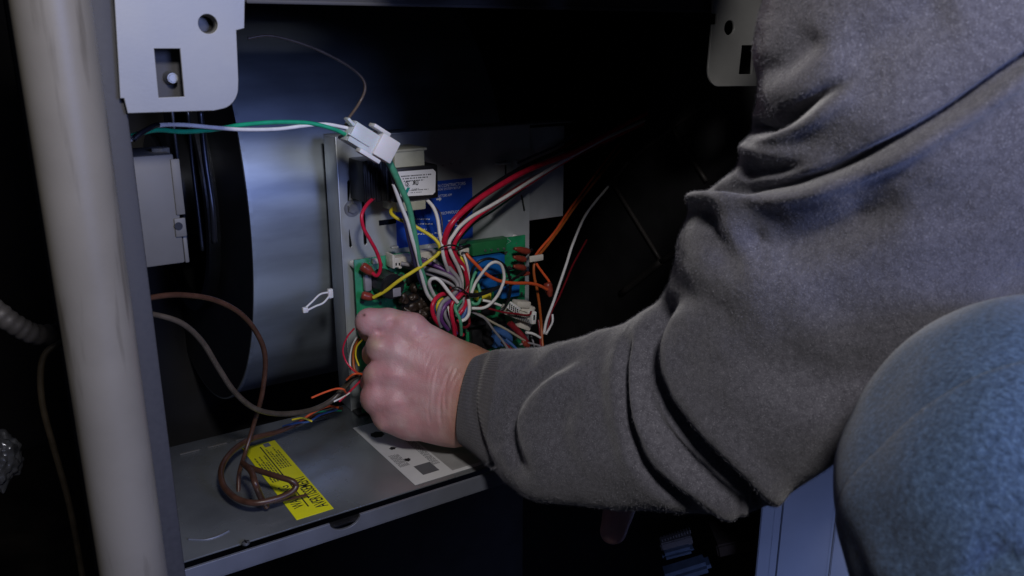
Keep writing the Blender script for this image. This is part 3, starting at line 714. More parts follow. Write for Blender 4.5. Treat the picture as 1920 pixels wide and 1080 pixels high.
loose([(722, 292, .592), (736, 330, .598), (748, 370, .602), (758, 405, .604), (766, 445, .606), (775, 482, .61), (786, 520, .614), (800, 552, .62)], .6, 8.5, M['navyw'], 'dark navy wire hanging from the plug left of the white one')
loose([(738, 345, .6), (752, 385, .602), (764, 415, .602), (772, 445, .602), (783, 484, .606), (792, 523, .611), (801, 551, .616), (813, 567, .618)], .6, 8, M['whitew'], 'white wire hanging from the plug between navy and green')
loose([(716, 290, .596), (734, 318, .606), (740, 350, .61)], .6, 13, M['black'], 'thick black wire end behind the plug')
# transformer leads
loose([(712, 370, .640), (698, 374, .63), (685, 388, .622), (678, 406, .618), (682, 428, .618), (694, 450, .62), (706, 472, .622), (713, 494, .624), (712, 509, .626), (706, 517, .628), (698, 512, .632)], .62, 7.5, M['redw'], 'red wire curving from the transformer to the upper left terminal')
loose([(740, 388, .632), (733, 396, .628), (737, 404, .624), (750, 412, .62), (770, 420, .618), (788, 430, .614), (806, 441, .61), (818, 451, .606), (825, 463, .604), (822, 475, .604), (811, 485, .604), (794, 497, .606), (775, 509, .609), (747, 527, .614), (722, 546, .622), (700, 558, .63)], .61, 7.5, M['yelloww'], 'yellow wire looping down from the transformer to the lower left terminal')
loose([(720, 371, .635), (735, 380, .633), (745, 386, .632)], .63, 7, M['beigew'], 'pale short wire leaving the bottom of the transformer')
loose([(800, 374, .625), (812, 388, .618), (820, 408, .612), (825, 440, .606), (829, 457, .602), (830, 473, .602), (834, 490, .604), (840, 508, .612), (846, 525, .62)], .61, 7.5, M['whitew'], 'white wire falling from the transformer in front of the blue sticker')
loose([(816, 388, .628), (826, 402, .622), (829, 425, .618), (827, 448, .614), (832, 480, .612)], .62, 4, M['navyw'], 'thin dark wire beside the falling white wire')
loose([(465, 72, .60), (505, 67, .60), (560, 80, .60), (610, 100, .60), (655, 125, .60), (680, 148, .60), (684, 170, .60), (672, 196, .60), (655, 220, .588)], .6, 6, M['rustc'], 'thin dark wire arching over the blower down to the plug')

# ================================================================== TIED HARNESS
hn = empty('wire_harness', onY(850, 540, .61), 'thick tied bundle of red white grey and purple wires before the board', 'wire bundle')
def hw(pts, w, m_, lab=None, y=.61, **k): return wire('wire', pts, y, w, M[m_], hn, lab, **k)
# trunk from the right
hw([(1212, 212, .725), (1150, 245, .695), (1080, 283, .65), (1020, 306, .63), (975, 326, .618), (930, 352, .608), (895, 375, .60), (862, 402, .596), (843, 425, .596), (834, 448, .60), (833, 462, .603), (836, 482, .606), (845, 497, .612), (858, 512, .618)], 11.5, 'redw', 'thick red wire of the trunk')
hw([(1205, 206, .73), (1140, 238, .70), (1070, 274, .66), (1010, 300, .635), (965, 322, .625), (920, 350, .615), (880, 380, .608), (853, 412, .604), (846, 436, .604), (839, 461, .606), (842, 482, .610), (852, 505, .616)], 9, 'blackw', 'black wire in the trunk')
hw([(1208, 226, .725), (1130, 262, .68), (1060, 300, .65), (1000, 336, .63), (950, 368, .618), (920, 386, .61), (885, 406, .604), (862, 425, .60), (851, 440, .60), (843, 453, .601), (843, 466, .601), (850, 483, .603), (860, 503, .608), (866, 523, .612), (866, 542, .616)], 7.5, 'whitew', 'white wire in the trunk')
hw([(1206, 232, .728), (1120, 272, .685), (1050, 308, .65), (990, 345, .63), (940, 376, .618), (905, 398, .608), (880, 419, .604), (862, 440, .602), (853, 455, .604), (850, 469, .605), (857, 484, .606), (869, 499, .608), (875, 519, .610), (877, 535, .612), (876, 549, .612), (874, 567, .606), (868, 580, .602), (861, 589, .602)], 8.5, 'redw', 'second red wire of the trunk')
hw([(1080, 250, .67), (1040, 275, .655), (1000, 292, .65), (970, 306, .645)], 5, 'navyw')
hw([(1080, 262, .665), (1045, 283, .65), (1005, 303, .64), (975, 320, .632), (930, 350, .622), (890, 385, .612), (858, 420, .608)], 7, 'dredw')
hw([(1150, 262, .70), (1085, 290, .665), (1030, 318, .645), (980, 345, .632), (935, 375, .62)], 6, 'dredw')
hw([(985, 352, .64), (960, 370, .634), (925, 395, .626), (892, 416, .618), (872, 436, .614), (858, 458, .612), (862, 490, .618)], 4.5, 'greenw', 'thin green wire under the trunk')
# under the first tie
hw([(857, 474, .616), (862, 480, .614), (868, 489, .612), (873, 505, .612), (874, 525, .614)], 5, 'yelloww')
hw([(866, 470, .615), (872, 484, .609), (877, 502, .608), (879, 522, .612), (875, 545, .617)], 5, 'whitew')
hw([(871, 473, .617), (877, 488, .613), (881, 507, .614), (880, 530, .617)], 5, 'bluew')
hw([(855, 470, .612), (862, 490, .612), (872, 512, .612), (878, 533, .611), (872, 548, .610)], 7, 'dredw')
hw([(858, 486, .610), (866, 500, .607), (871, 507, .608)], 3.5, 'whitew')
# grey and purple wires from the top connectors
hw([(752, 494, .632), (775, 498, .628), (797, 503, .622), (825, 511, .612), (846, 520, .607), (857, 531, .604), (858, 541, .602), (851, 551, .601), (842, 558, .600), (830, 567, .599), (824, 580, .598), (822, 597, .599), (827, 612, .602)], 9, 'greyw', 'grey wire from the left connector into the knot')
hw([(756, 498, .636), (775, 504, .634), (800, 512, .626), (825, 522, .618), (845, 532, .612), (856, 541, .607)], 8, 'greyw')
hw([(775, 489, .632), (800, 492, .624), (825, 502, .616), (846, 513, .611), (859, 524, .609), (863, 540, .606), (857, 552, .602), (847, 562, .600), (837, 570, .598), (829, 584, .597), (828, 601, .598), (840, 618, .602)], 8.5, 'purplew', 'dark purple wire from the connector into the knot')
hw([(780, 493, .634), (804, 498, .628), (826, 509, .620), (846, 520, .615), (858, 533, .612)], 6, 'dredw')
hw([(790, 484, .632), (812, 494, .626), (832, 508, .62), (850, 524, .616)], 6, 'navyw')
hw([(812, 486, .634), (822, 494, .626), (832, 504, .62)], 8, 'whitew')
hw([(836, 492, .612), (846, 506, .610), (857, 519, .608), (863, 530, .606), (864, 543, .604)], 8.5, 'greyw')
hw([(842, 500, .616), (852, 512, .614), (862, 528, .612)], 7, 'greyw')
hw([(836, 508, .622), (845, 528, .618), (846, 540, .612), (850, 550, .610)], 7, 'dredw')
# loops of the knot
hw([(817, 559, .615), (810, 546, .612), (805, 533, .608), (808, 524, .605), (817, 522, .602), (827, 529, .600), (838, 543, .597), (849, 557, .595), (858, 567, .595)], 7.5, 'whitew', 'white wire arching over the left of the knot')
hw([(840, 551, .606), (828, 552, .603), (817, 560, .601), (811, 572, .599), (811, 585, .599), (816, 599, .600), (826, 612, .604)], 9, 'redw', 'red loop on the left of the knot')
hw([(829, 559, .607), (823, 567, .605), (820, 578, .605), (824, 594, .606)], 7, 'yelloww')
hw([(819, 566, .609), (817, 576, .608), (820, 588, .608), (826, 600, .608)], 7, 'bluew')
hw([(838, 573, .604), (834, 584, .602), (836, 596, .601), (843, 609, .602), (850, 622, .604)], 7, 'greyw')
hw([(839, 571, .601), (842, 585, .599), (846, 602, .598), (850, 614, .60)], 4, 'whitew')
hw([(845, 578, .606), (840, 592, .606), (846, 612, .606), (858, 625, .606)], 7, 'purplew')
hw([(866, 549, .600), (857, 559, .598), (849, 567, .597), (846, 580, .596), (848, 597, .595), (851, 612, .596), (853, 632, .60)], 8.5, 'redw', 'red loop in front of the knot')
hw([(876, 549, .600), (867, 551, .598), (858, 560, .597)], 8, 'redw')
hw([(870, 556, .604), (867, 570, .603), (861, 583, .604), (856, 592, .606)], 7, 'greyw')
hw([(866, 564, .600), (860, 570, .597), (855, 576, .597), (852, 570, .599)], 6, 'lgreenw')
hw([(852, 571, .598), (855, 583, .593), (861, 595, .591), (864, 608, .591), (865, 628, .596)], 7, 'lgreenw', 'pale green wire hanging in front of the knot')
hw([(878, 560, .604), (880, 573, .602), (879, 588, .601), (873, 598, .600), (865, 602, .601)], 7.5, 'whitew', 'white loop on the right of the knot')
hw([(875, 572, .606), (872, 585, .604), (866, 597, .604)], 9, 'bluew')
hw([(879, 596, .610), (880, 607, .610), (873, 614, .608), (862, 612, .606)], 6, 'dredw')
hw([(862, 600, .608), (856, 606, .606), (858, 620, .606), (868, 628, .608)], 8, 'redw')
# cable ties
wire('tie_strap', [(822, 470, .604), (826, 465, .598), (836, 461, .594), (848, 459.5, .594), (858, 463, .597), (864, 468, .603)], .597, 3.6, M['black'], hn, 'black cable tie around the trunk')
wire('tie_tail', [(858, 468, .600), (868, 464, .598), (880, 460, .602)], .6, 7, M['black'], hn)
wire('tie_strap', [(844, 545, .602), (849, 540.5, .597), (856, 538.5, .595), (864, 541, .594), (872, 547, .594), (880, 553, .598)], .597, 3.6, M['black'], hn, 'black cable tie above the knot')
wire('tie_tail', [(878, 553, .600), (890, 554, .603), (906, 550, .606), (922, 544, .608), (940, 536, .612), (962, 524, .618), (986, 508, .628)], .61, 9, M['black'], hn, taper=[1.2, 1, .9, .8, .6])
# right side loops
hw([(883, 552, .606), (888, 539, .606), (893, 528, .606), (908, 507, .603), (919, 495, .602), (930, 491.5, .602), (940, 497, .603), (944.5, 511, .604), (945, 524, .604), (940, 540, .604), (931, 557, .605), (917, 572, .607), (903, 578, .608), (884, 578, .610)], 6.5, 'whitew', 'large white loop in front of the blue relay')
hw([(882, 528, .616), (884, 512, .612), (889, 500, .610), (900, 490, .608), (916, 485, .607), (933, 489, .607), (946, 498, .608), (953, 512, .610), (957, 530, .612), (955, 555, .614), (947, 575, .616), (936, 583, .618)], 6, 'blackw', 'black wire loop outside the white one')
hw([(897, 503, .618), (889, 516, .614), (884, 532, .612), (882, 548, .610)], 6.5, 'lgreenw')
hw([(893, 524, .618), (898, 540, .614), (901, 556, .610), (897, 568, .608), (889, 570, .608), (884, 565, .61)], 6.5, 'lgreenw')
hw([(884, 575, .614), (905, 576, .612), (922, 580, .610), (946, 586, .608), (969, 588.5, .606), (983, 591, .606), (993, 590, .607), (996, 584, .609)], 4.5, 'dredw', 'thin dark red wire into the white edge connector')
hw([(905, 563, .612), (915, 565, .610), (928, 569, .609), (939, 573, .609)], 5.5, 'whitew')
hw([(902, 552, .618), (915, 548, .618), (922, 545, .62)], 5, 'beigew')
hw([(884, 584, .616), (898, 591, .614), (910, 598, .612), (925, 618, .612), (942, 639, .612), (953, 656, .612)], 5, 'greyw')
hw([(886, 582, .618), (903, 592, .616), (921, 603, .614), (950, 618, .612), (984, 639, .612)], 5, 'beigew')
hw([(940, 640, .62), (950, 648, .616), (966, 660, .612)], 7, 'dredw')
hw([(948, 636, .62), (962, 648, .616), (975, 662, .612)], 6, 'bluew')
hw([(955, 605, .622), (968, 618, .62), (982, 634, .616), (990, 648, .614)], 13, 'dredw')
hw([(996, 630, .622), (1000, 642, .62), (1003, 656, .618)], 3.5, 'greyw')
hw([(986, 623, .612), (1000, 626, .611), (1013, 633, .612)], 5.5, 'whitew')
hw([(975, 646, .612), (990, 643, .612), (1012, 648, .612)], 4, 'greyw')
spade((990, 650), (980, 640), .614, 12, par=hn)

# orange and white wires at the right
G2 = 'loose single wires right of the circuit board'
def lr(pts, w, m_, lab, y=.62): 
    return wire('wire', pts, y, w, M[m_], label=lab, cat='wire', group=G2)
lr([(873, 474, .614), (883, 486, .610), (894, 497, .608), (908, 511, .607), (925, 522, .607), (942, 528, .608), (965, 531, .61), (990, 531, .614), (1010, 535, .618), (1026, 543, .622)], 7, 'orangew', 'bright orange wire from the small white connector across the black loop')
lr([(1165, 278, .765), (1120, 335, .74), (1080, 385, .69), (1050, 428, .66), (1022, 465, .645), (1006, 484, .64), (1001, 500, .638), (1002, 520, .636), (1007, 543, .634), (1012, 577, .632), (1015, 612, .63), (1018, 660, .62)], 5.5, 'rustw', 'long rust orange wire falling past the right edge of the board')
lr([(1160, 270, .77), (1110, 335, .74), (1070, 390, .69), (1040, 435, .66), (1012, 468, .648), (1003, 484, .64), (1008, 498, .638), (1018, 512, .636), (1030, 529, .634), (1031, 542, .632)], 5, 'orangew', 'orange wire bending to the loose red sleeve at the right')
lr([(1140, 350, .76), (1100, 400, .72), (1075, 455, .68), (1062, 495, .665), (1049, 533, .655), (1037, 568, .645), (1025, 600, .635), (1020, 625, .625)], 5.5, 'whitew', 'long white wire at the far right of the board')
lr([(1036, 590, .64), (1036, 603, .635), (1031, 614, .63), (1024, 626, .625)], 4.5, 'whitew', 'short white wire end curving beside the long white wire')
lr([(1100, 450, .72), (1075, 495, .69), (1062, 525, .67), (1048, 557, .655), (1034, 585, .645), (1026, 620, .635)], 4, 'dredw', 'thin dark red wire beside the long white wire')
lr([(1010, 600, .636), (1013, 625, .63), (1014, 660, .62)], 6, 'dredw', 'dark red wire lying against the rust orange wire')
lr([(950, 505, .64), (968, 500, .635), (985, 478, .638), (998, 468, .64)], 6, 'blackw', 'black wire crossing the spade sleeves at the board edge')
o = spade((1026, 530), (1032, 556), .63, 17, par=None); tag(o, 'loose dark red spade sleeve joining the orange wires', 'spade sleeve'); o.name = 'spade_connector'
o = comp('wire_clip', 994, 479, 1019, 490, .632, .634, M['conn'], None, .0004); tag(o, 'flat pale tie tag around the orange wires', 'clip')

# ================================================================== BROWN CABLES
G3 = 'brown thermostat cables at the lower left'
def cab_(pts, w, m_, lab, y=.6, taper=None):
    return wire('cable', pts, y, w, M[m_], label=lab, cat='cable', group=G3, seg=14, n=10, taper=taper)
cab_([(262, 566, .54), (290, 557, .55), (340, 553, .56), (400, 562, .57), (448, 586, .58), (480, 622, .59), (497, 668, .595), (492, 735, .60), (476, 795, .605), (461, 845, .60), (449, 885, .585), (447, 925, .575)], 11, 'brownc', 'upper brown cable arching from the flange down to the shelf', taper=[.9, 1, 1, 1, .95, .8, .8])
cab_([(262, 590, .54), (290, 590, .545), (340, 606, .55), (378, 640, .56), (408, 688, .57), (440, 735, .58), (478, 766, .59), (525, 776, .60), (580, 770, .61), (620, 752, .615), (645, 727, .615), (664, 708, .61), (690, 700, .605)], 11.5, 'greyc', 'grey brown cable sagging from the flange up to the hand', taper=[.8, .9, 1, 1, 1, 1.1, 1.15, 1.1])
zc = ZD+.004
def onz3(a, b, h): p = onZ(a, b, ZD+h); return (a, b, p[1])
cab_([(640, 766, .655), (610, 775, .645), (573, 787, .635)]+[onz3(*q) for q in [(522, 809, .012), (471, 823, .016), (437, 845, .016), (416, 876, .016), (418, 908, .014), (441, 933, .012), (475, 943, .012), (512, 937, .012), (543, 925, .013), (555, 912, .016), (547, 902, .02), (522, 894, .022), (490, 884, .022), (461, 874, .020)]], 12, 'brownc', 'coiled reddish brown cable lying over the yellow sticker', taper=[.9, 1, 1, 1, 1, 1, .95, .95])
cab_([onz3(*q) for q in [(455, 868, .03), (471, 884, .032), (479, 908, .03), (490, 934, .014), (500, 950, .005)]], 13, 'brownc', 'short shiny brown cable end inside the coil')
cab_([onz3(*q) for q in [(512, 942, .008), (545, 935, .006), (575, 928, .004)]], 6, 'brownc', 'thin cable tip pointing across the yellow sticker')
G4 = 'thin coloured thermostat wires'
def tw(pts, w, m_, lab, y=.61): return wire('thermostat_wire', pts, y, w, M[m_], label=lab, cat='wire', group=G4)
tw([(530, 800, .635), (555, 793, .63), (580, 790, .628), (600, 778, .632), (632, 768, .64)], 4.5, 'bluew', 'thin blue wire leaving the brown cable below the panel')
tw([(548, 787, .635), (568, 784, .628), (585, 790, .626)], 4, 'yelloww', 'thin yellow wire end on the brown cable at the shelf')
tw([(560, 792, .632), (590, 772, .636), (615, 762, .64), (634, 764, .642)], 5, 'orangew', 'thin orange wire below the grey brown cable')
tw([(575, 785, .636), (590, 774, .64), (612, 771, .642), (640, 770, .645)], 3.5, 'greenw', 'thin green wire lowest beside the panel corner')
tw([(664, 616, .60), (651, 632, .605), (643, 655, .61), (648, 676, .61), (660, 692, .605), (672, 702, .60)], 3.6, 'redw', 'thin red wire bowing left of the hand')
tw([(670, 630, .605), (660, 650, .61), (656, 675, .612), (658, 695, .61)], 3.6, 'whitew', 'thin white wire just left of the fingers')
tw([(680, 636, .60), (669, 650, .606), (667, 668, .607), (673, 686, .604)], 3.6, 'yelloww', 'thin yellow wire held just below the index finger')
tw([(672, 635, .61), (663, 660, .614), (664, 690, .61), (672, 702, .605)], 6, 'rustw', 'rust coloured wire between the white and yellow thin wires')
tw([(650, 712, .606), (662, 702, .60), (676, 701, .60), (684, 706, .605)], 4.5, 'orangew', 'orange wire wrapped around the cable at the hand')
tw([(584, 746, .60), (608, 736, .602), (630, 729, .604), (644, 730, .604), (648, 736, .607)], 4, 'orangew', 'stripped orange wire end sticking out left of the panel')
tw([(684, 706, .605), (668, 722, .608), (652, 738, .61), (636, 753, .612)], 4.2, 'redw', 'thin magenta red wire slanting down below the cable')
tw([(656, 736, .609), (644, 744, .611), (626, 753, .613)], 3.6, 'whitew', 'thin white wire end below the cable at the panel edge')

# ================================================================== PIPE AND LEFT BACKGROUND
pr = .0172; pc0 = atD(95, 0, .392); 
pipe = empty('plastic_pipe', (pc0[0], pc0[1], 0), 'tall scuffed off white plastic pipe in front of the cabinet left side', 'pipe')
zc_ = onY(180, 462, pc0[1])[2]
cyl('pipe_length', (pc0[0], pc0[1], .02), (pc0[0], pc0[1], 1.35), pr, M['pvc'], pipe, 96)
V = []; 
o = loose([(-80, 560, .75), (-20, 575, .75), (30, 610, .75), (80, 628, .76), (160, 610, .80)], .75, 42, M['conduit'], 'grey corrugated conduit passing behind the plastic pipe', 'conduit', 'conduit', seg=20, n=14)
me = o.data
cs = np.array([v.co[:] for v in me.vertices]); nr = len(cs)//20
for i in range(nr):
    c_ = cs[i*20:(i+1)*20].mean(0); k = 1+.06*math.cos(i*1.57*1)
    for j in range(20): me.vertices[i*20+j].co = Vector(c_+(cs[i*20+j]-c_)*k)
loose([(118, 640, .70), (86, 662, .70), (76, 700, .70), (80, 760, .70), (98, 830, .70), (118, 900, .70), (135, 970, .70), (160, 1110, .70)], .7, 13, mat('olive_cable', (.06, .045, .025), .5, 0, .3, 80), 'dark olive cable hanging behind the pipe at the lower left', 'hanging_cable', 'cable')
fb = atD(-5, 862, .75); bm = bmesh.new(); bmesh.ops.create_icosphere(bm, subdivisions=5, radius=1)
for v in bm.verts:
    q = np.array(v.co[:]); nn = vnoise((q[None]*2.2+5))[0]+.5*vnoise((q[None]*6+9))[0]
    q = q*(1+.5*nn); v.co = Vector((q[0]*.019+fb[0], q[1]*.02+fb[1], q[2]*.024+fb[2]))
tag(from_bm('foil_wrap', bm, M['foil'], None, True), 'crumpled silvery foil wrap at the lower left edge', 'foil')

# ================================================================== LOWER RIGHT THINGS
dp0 = atD(1427, 890, .86); 
dr = empty('door_panel', (dp0[0], dp0[1], .02), 'pale blue white furnace door panel standing beside the knee', 'door panel')
cf = -np.array([RX[2], RY[2], 0]); cf /= np.linalg.norm(cf); rt = np.array([-cf[1], cf[0], 0]);
if rt@cr < 0: rt = -rt
def dpt(px, py, off=0.):      # a point on the door's own plane
    r = ray(px, py); n_ = -cf; t = ((dp0-CAM)@n_)/(r@n_); return CAM+r*t+cf*off
def dbox(name, x0, x1, off0, off1, m_, lab=None, ztop=None):
    a = dpt(x0, 960); b = dpt(x1, 960); zt = dpt(1500, 820)[2] if ztop is None else ztop; bm = bmesh.new(); vs = []
    for z in (.02, zt):
        for q, o_ in ((a, off0), (b, off0), (b, off1), (a, off1)): vs.append(bm.verts.new((q[0]+cf[0]*o_, q[1]+cf[1]*o_, z)))
    for f in ((0, 1, 2, 3), (4, 7, 6, 5), (0, 4, 5, 1), (1, 5, 6, 2), (2, 6, 7, 3), (3, 7, 4, 0)): bm.faces.new([vs[i] for i in f])
    bmesh.ops.bevel(bm, geom=bm.edges[:], offset=.0008, segments=2, affect='EDGES')
    return from_bm(name, bm, m_, dr, True, lab)
dbox('door_sheet', 1427, 1900, -.003, 0, M['door'])
dbox('raised_edge', 1427, 1452, .0002, .0018, M['door'])
dbox('raised_edge', 1466, 1562, .0002, .0018, M['door'])
dbox('raised_edge', 1568, 1900, .0002, .0022, M['door'])
# small ribbed block and the tube below it
def lowbox(name, cx, cy, w, h, d, dep, m_, par, a, bev=.001):
    c = atD(cx, cy, d); W = w*d/FPX/2; H = h*d/FPX/2; bm = bmesh.new()
    t = bmesh.new(); bmesh.ops.create_cube(t, size=1)
    R_ = Matrix([[cr[i], -cf[i], (0, 0, 1)[i]] for i in range(3)]) @ Matrix.Rotation(a, 3, 'Y')
    for v in t.verts: v.co = Vector((v.co.x*2*W, v.co.y*dep, v.co.z*2*H))
    if bev: bmesh.ops.bevel(t, geom=t.edges[:], offset=bev, segments=2, affect='EDGES')
    for v in t.verts: v.co = R_@v.co+Vector(c)
    return from_bm(name, t, m_, par, True)
rb = empty('ribbed_block', atD(1265, 1020, .8), 'small grey tan block with ribbed top and pale blue front edge', 'block')
lowbox('block_body', 1267, 1014, 60, 18, .80, .012, M['tan'], rb, math.radians(-17))
lowbox('front_edge', 1270, 1033, 60, 15, .795, .014, M['ltblue'], rb, math.radians(-17), .003)
for k in range(11):
    lowbox('rib', 1241+k*5.2, 1011-k*1.7, 2.4, 6, .792, .006, M['tan'], rb, math.radians(-17), .0002)
tb2 = lowbox('short_tube', 1285, 1068, 95, 24, .78, .02, M['ltblue'], None, math.radians(-20), .004)
tag(tb2, 'dull blue rounded bar below the ribbed block', 'bar')
tag(lowbox('wood_block', 1390, 1000, 110, 26, .95, .05, mat('brown_wood', (.05, .03, .014), .7, 0, .3, 60), None, math.radians(-14), .002), 'dark brown wood strip behind the ribbed block', 'wood strip')

# ================================================================== PERSON
person = empty('person', atD(1960, 1100, .42), 'person in grey sweatshirt and blue jeans reaching into the cabinet', 'person')

def surface_nets(vals, o, step):
    """iso 0 surface of a grid (negative inside)"""
    nx_, ny_, nz_ = vals.shape; ins = vals < 0
    cs = [(i, j, k) for i in (0, 1) for j in (0, 1) for k in (0, 1)]
    def sub(a, c): return a[c[0]:nx_-1+c[0], c[1]:ny_-1+c[1], c[2]:nz_-1+c[2]]
    cnt = sum(sub(ins, c).astype(np.int8) for c in cs); act = (cnt > 0) & (cnt < 8)
    idx = -np.ones(act.shape, int); A = np.argwhere(act); idx[act] = np.arange(len(A))
    acc = np.zeros((len(A), 3)); num = np.zeros(len(A))
    cv = {c: vals[A[:, 0]+c[0], A[:, 1]+c[1], A[:, 2]+c[2]] for c in cs}
    for a in cs:
        for ax in range(3):
            if a[ax] == 1: continue
            b = list(a); b[ax] = 1; b = tuple(b); va, vb = cv[a], cv[b]; m_ = (va < 0) != (vb < 0)
            t = np.where(m_, va/(va-vb+1e-12*(va == vb)), 0)
            p = np.tile(np.array(a, float), (len(A), 1)); p[:, ax] = t
            acc[m_] += p[m_]; num[m_] += 1
    Vt = (A+acc/num[:, None])*step+np.array(o); F = []
    for ax in range(3):
        b, c = [(1, 2), (2, 0), (0, 1)][ax]
        s0 = [slice(0, n_) for n_ in vals.shape]; s1 = list(s0); s0[ax] = slice(0, vals.shape[ax]-1); s1[ax] = slice(1, vals.shape[ax])
        ch = ins[tuple(s0)] != ins[tuple(s1)]; E_ = np.argwhere(ch)
        E_ = E_[(E_[:, b] > 0) & (E_[:, c] > 0) & (E_[:, b] < vals.shape[b]-1) & (E_[:, c] < vals.shape[c]-1)]
        q = []
        for db, dc in ((-1, -1), (0, -1), (0, 0), (-1, 0)):
            e = E_.copy(); e[:, b] += db; e[:, c] += dc; q.append(idx[e[:, 0], e[:, 1], e[:, 2]])
        q = np.stack(q, 1); fl = ins[E_[:, 0], E_[:, 1], E_[:, 2]]; q[~fl] = q[~fl][:, ::-1]; F.append(q)
    return Vt, np.vstack(F)

def sd_cone(P, a, b, ra, rb, sq=1.0):
    a = np.array(a, float); b = np.array(b, float); Q = P.copy(); Q = Q-a; ba = b-a
    t = np.clip((Q@ba)/(ba@ba), 0, 1); D = Q-t[:, None]*ba
    if sq != 1: D = D*np.array([1, 1, 1/sq])
    r = np.sqrt((D*D).sum(1))-(ra+(rb-ra)*t)
    return r*(sq if sq < 1 else 1)
def smin(a, b, k):
    h = np.clip(.5+.5*(b-a)/k, 0, 1); return b*(1-h)+a*h-k*h*(1-h)
D0 = .665; PM = FPX/D0
step = 2.4
gu = np.arange(620, 1010, step); gv = np.arange(545, 870, step); gw = np.arange(-110, 190, step)
P = np.stack(np.meshgrid(gu, gv, gw, indexing='ij'), -1).reshape(-1, 3).astype(np.float32)
S = sd_cone(P, (855, 700, 0), (770, 636, 4), 62, 44, .75)                # index metacarpal
for a, b, ra, rb_, sq, k in [
    ((855, 722, -6), (748, 668, -8), 58, 38, .8, 16),
    ((855, 752, -6), (740, 712, -8), 58, 38, .8, 16),
    ((855, 772, 0), (742, 760, 2), 54, 40, .8, 16),
    ((766, 782, 8), (845, 775, 2), 42, 57, .85, 18),
    ((850, 745, 0), (990, 735, -40), 82, 78, .68, 24),                   # wrist
    ((820, 720, 30), (760, 700, 34), 60, 55, .7, 20),                     # palm pad
]:
    S = smin(S, sd_cone(P, a, b, ra, rb_, sq), k)
def finger(pts, k=7):
    F_ = None
    for (a, ra), (b, rb_) in zip(pts[:-1], pts[1:]):
        d = sd_cone(P, a, b, ra, rb_); F_ = d if F_ is None else smin(F_, d, 5)
    return F_
fs = [finger([((768, 622, 4), 38), ((728, 607, 4), 29), ((692, 604, 8), 26), ((694, 618, 62), 22), ((716, 640, 108), 20), ((738, 655, 124), 17)]),
      finger([((742, 656, -8), 32), ((714, 652, -4), 28.5), ((702, 664, 62), 23), ((736, 680, 108), 21), ((768, 690, 116), 17)]),
      finger([((738, 700, -8), 34), ((710, 707, -2), 30), ((700, 718, 66), 24), ((735, 726, 110), 21), ((766, 730, 116), 17)]),
      finger([((738, 752, -4), 38), ((708, 746, 0), 32.5), ((704, 752, 62), 24), ((738, 764, 98), 20), ((764, 768, 104), 17)]),
      finger([((770, 784, 4), 40), ((730, 778, 8), 32), ((722, 780, 50), 24), ((748, 786, 84), 20)]),
      finger([((835, 690, 50), 34), ((785, 668, 95), 27), ((742, 652, 130), 23), ((716, 640, 140), 18)])]
for i, f_ in enumerate(fs):
    S = smin(S, f_, (7, 6, 7, 8, 10, 9)[i])
S = np.maximum(S, P[:, 0]-985)
HV, HF = surface_nets(S.reshape(len(gu), len(gv), len(gw)), (gu[0], gv[0], gw[0]), step)
del P, S
def hand_world(Q):
    d = D0+Q[:, 2]/PM; R_ = (np.stack([Q[:, 0]-960, Q[:, 1]-540, np.full(len(Q), FPX)], 1)/FPX)@np.stack([RX, RY, RZ], 1)
    return CAM+R_*d[:, None]
def vert_normals(V, F):
    V = np.asarray(V); a = V[F[:, 2]]-V[F[:, 0]]; b = V[F[:, 3]]-V[F[:, 1]]; n_ = np.cross(a, b); N = np.zeros_like(V)
    for k in range(4): np.add.at(N, F[:, k], n_)
    return N/(np.linalg.norm(N, axis=1)[:, None]+1e-12)
def relax(V, F, it):
    for _ in range(it):
        A = np.zeros_like(V); C = np.zeros(len(V))
        for k in range(4):
            for j in (1, 3): np.add.at(A, F[:, k], V[F[:, (k+j) % 4]]); np.add.at(C, F[:, k], 1)
        V = V*.4+A/C[:, None]*.6
    return V
HV = relax(HV, HF, 3); HW = hand_world(HV)
N = vert_normals(HW, HF)
c_in = HW.mean(0)
if ((HW-c_in)*N).sum() < 0: N = -N; HF = HF[:, ::-1]
u, v, w = HV.T
view = (CAM-HW); view /= np.linalg.norm(view, axis=1)[:, None]; front = np.clip((N*view).sum(1)*2.0+.1, 0, 1)
disp = np.zeros(len(HV))
def crease(pts, depth, width, ridge=0., rw=2., fade=True):
    global disp
    sd, ad, fr = polydist(u, v, pts)
    f_ = np.clip(np.minimum(fr, 1-fr)*6, 0, 1) if fade else 1
    g = -depth*np.exp(-(ad/width)**2)
    if ridge: g = g+ridge*np.exp(-((sd-width*rw)/(width*1.3))**2)
    disp += g*front*f_
for pts, dd, ww, rg in [([(830, 668), (812, 696), (804, 728)],   .0002, 2.2, .0001), ([(824, 680), (815, 720), (812, 760)], .00025, 2.2, .0002), ([(812, 660), (800, 690), (797, 716)], .0002, 2, .0001),
                        ([(842, 700), (829, 735), (825, 772), (829, 806)], .0008, 2.6, .0003), ([(852, 684), (838, 712), (834, 750), (838, 775)], .0004, 2.4, .0003),
                        ([(806, 740), (803, 770), (808, 800)], .0003, 2.4, .0001), ([(866, 700), (850, 730), (845, 770), (848, 800)], .0004, 2.6, .0003), ([(858, 690), (846, 716)], .0005, 2.4, .0002)]:
    crease(pts, dd, ww, rg)
for pts, dd, ww in [([(712, 680), (750, 690), (800, 706)], .0007, 11), ([(700, 728), (740, 730), (800, 738)], .0004, 11), ([(738, 640), (770, 654), (820, 682)], .0005, 12),
                    ([(704, 628), (720, 620), (744, 596)], .0016, 8)]:
    crease(pts, dd, ww)
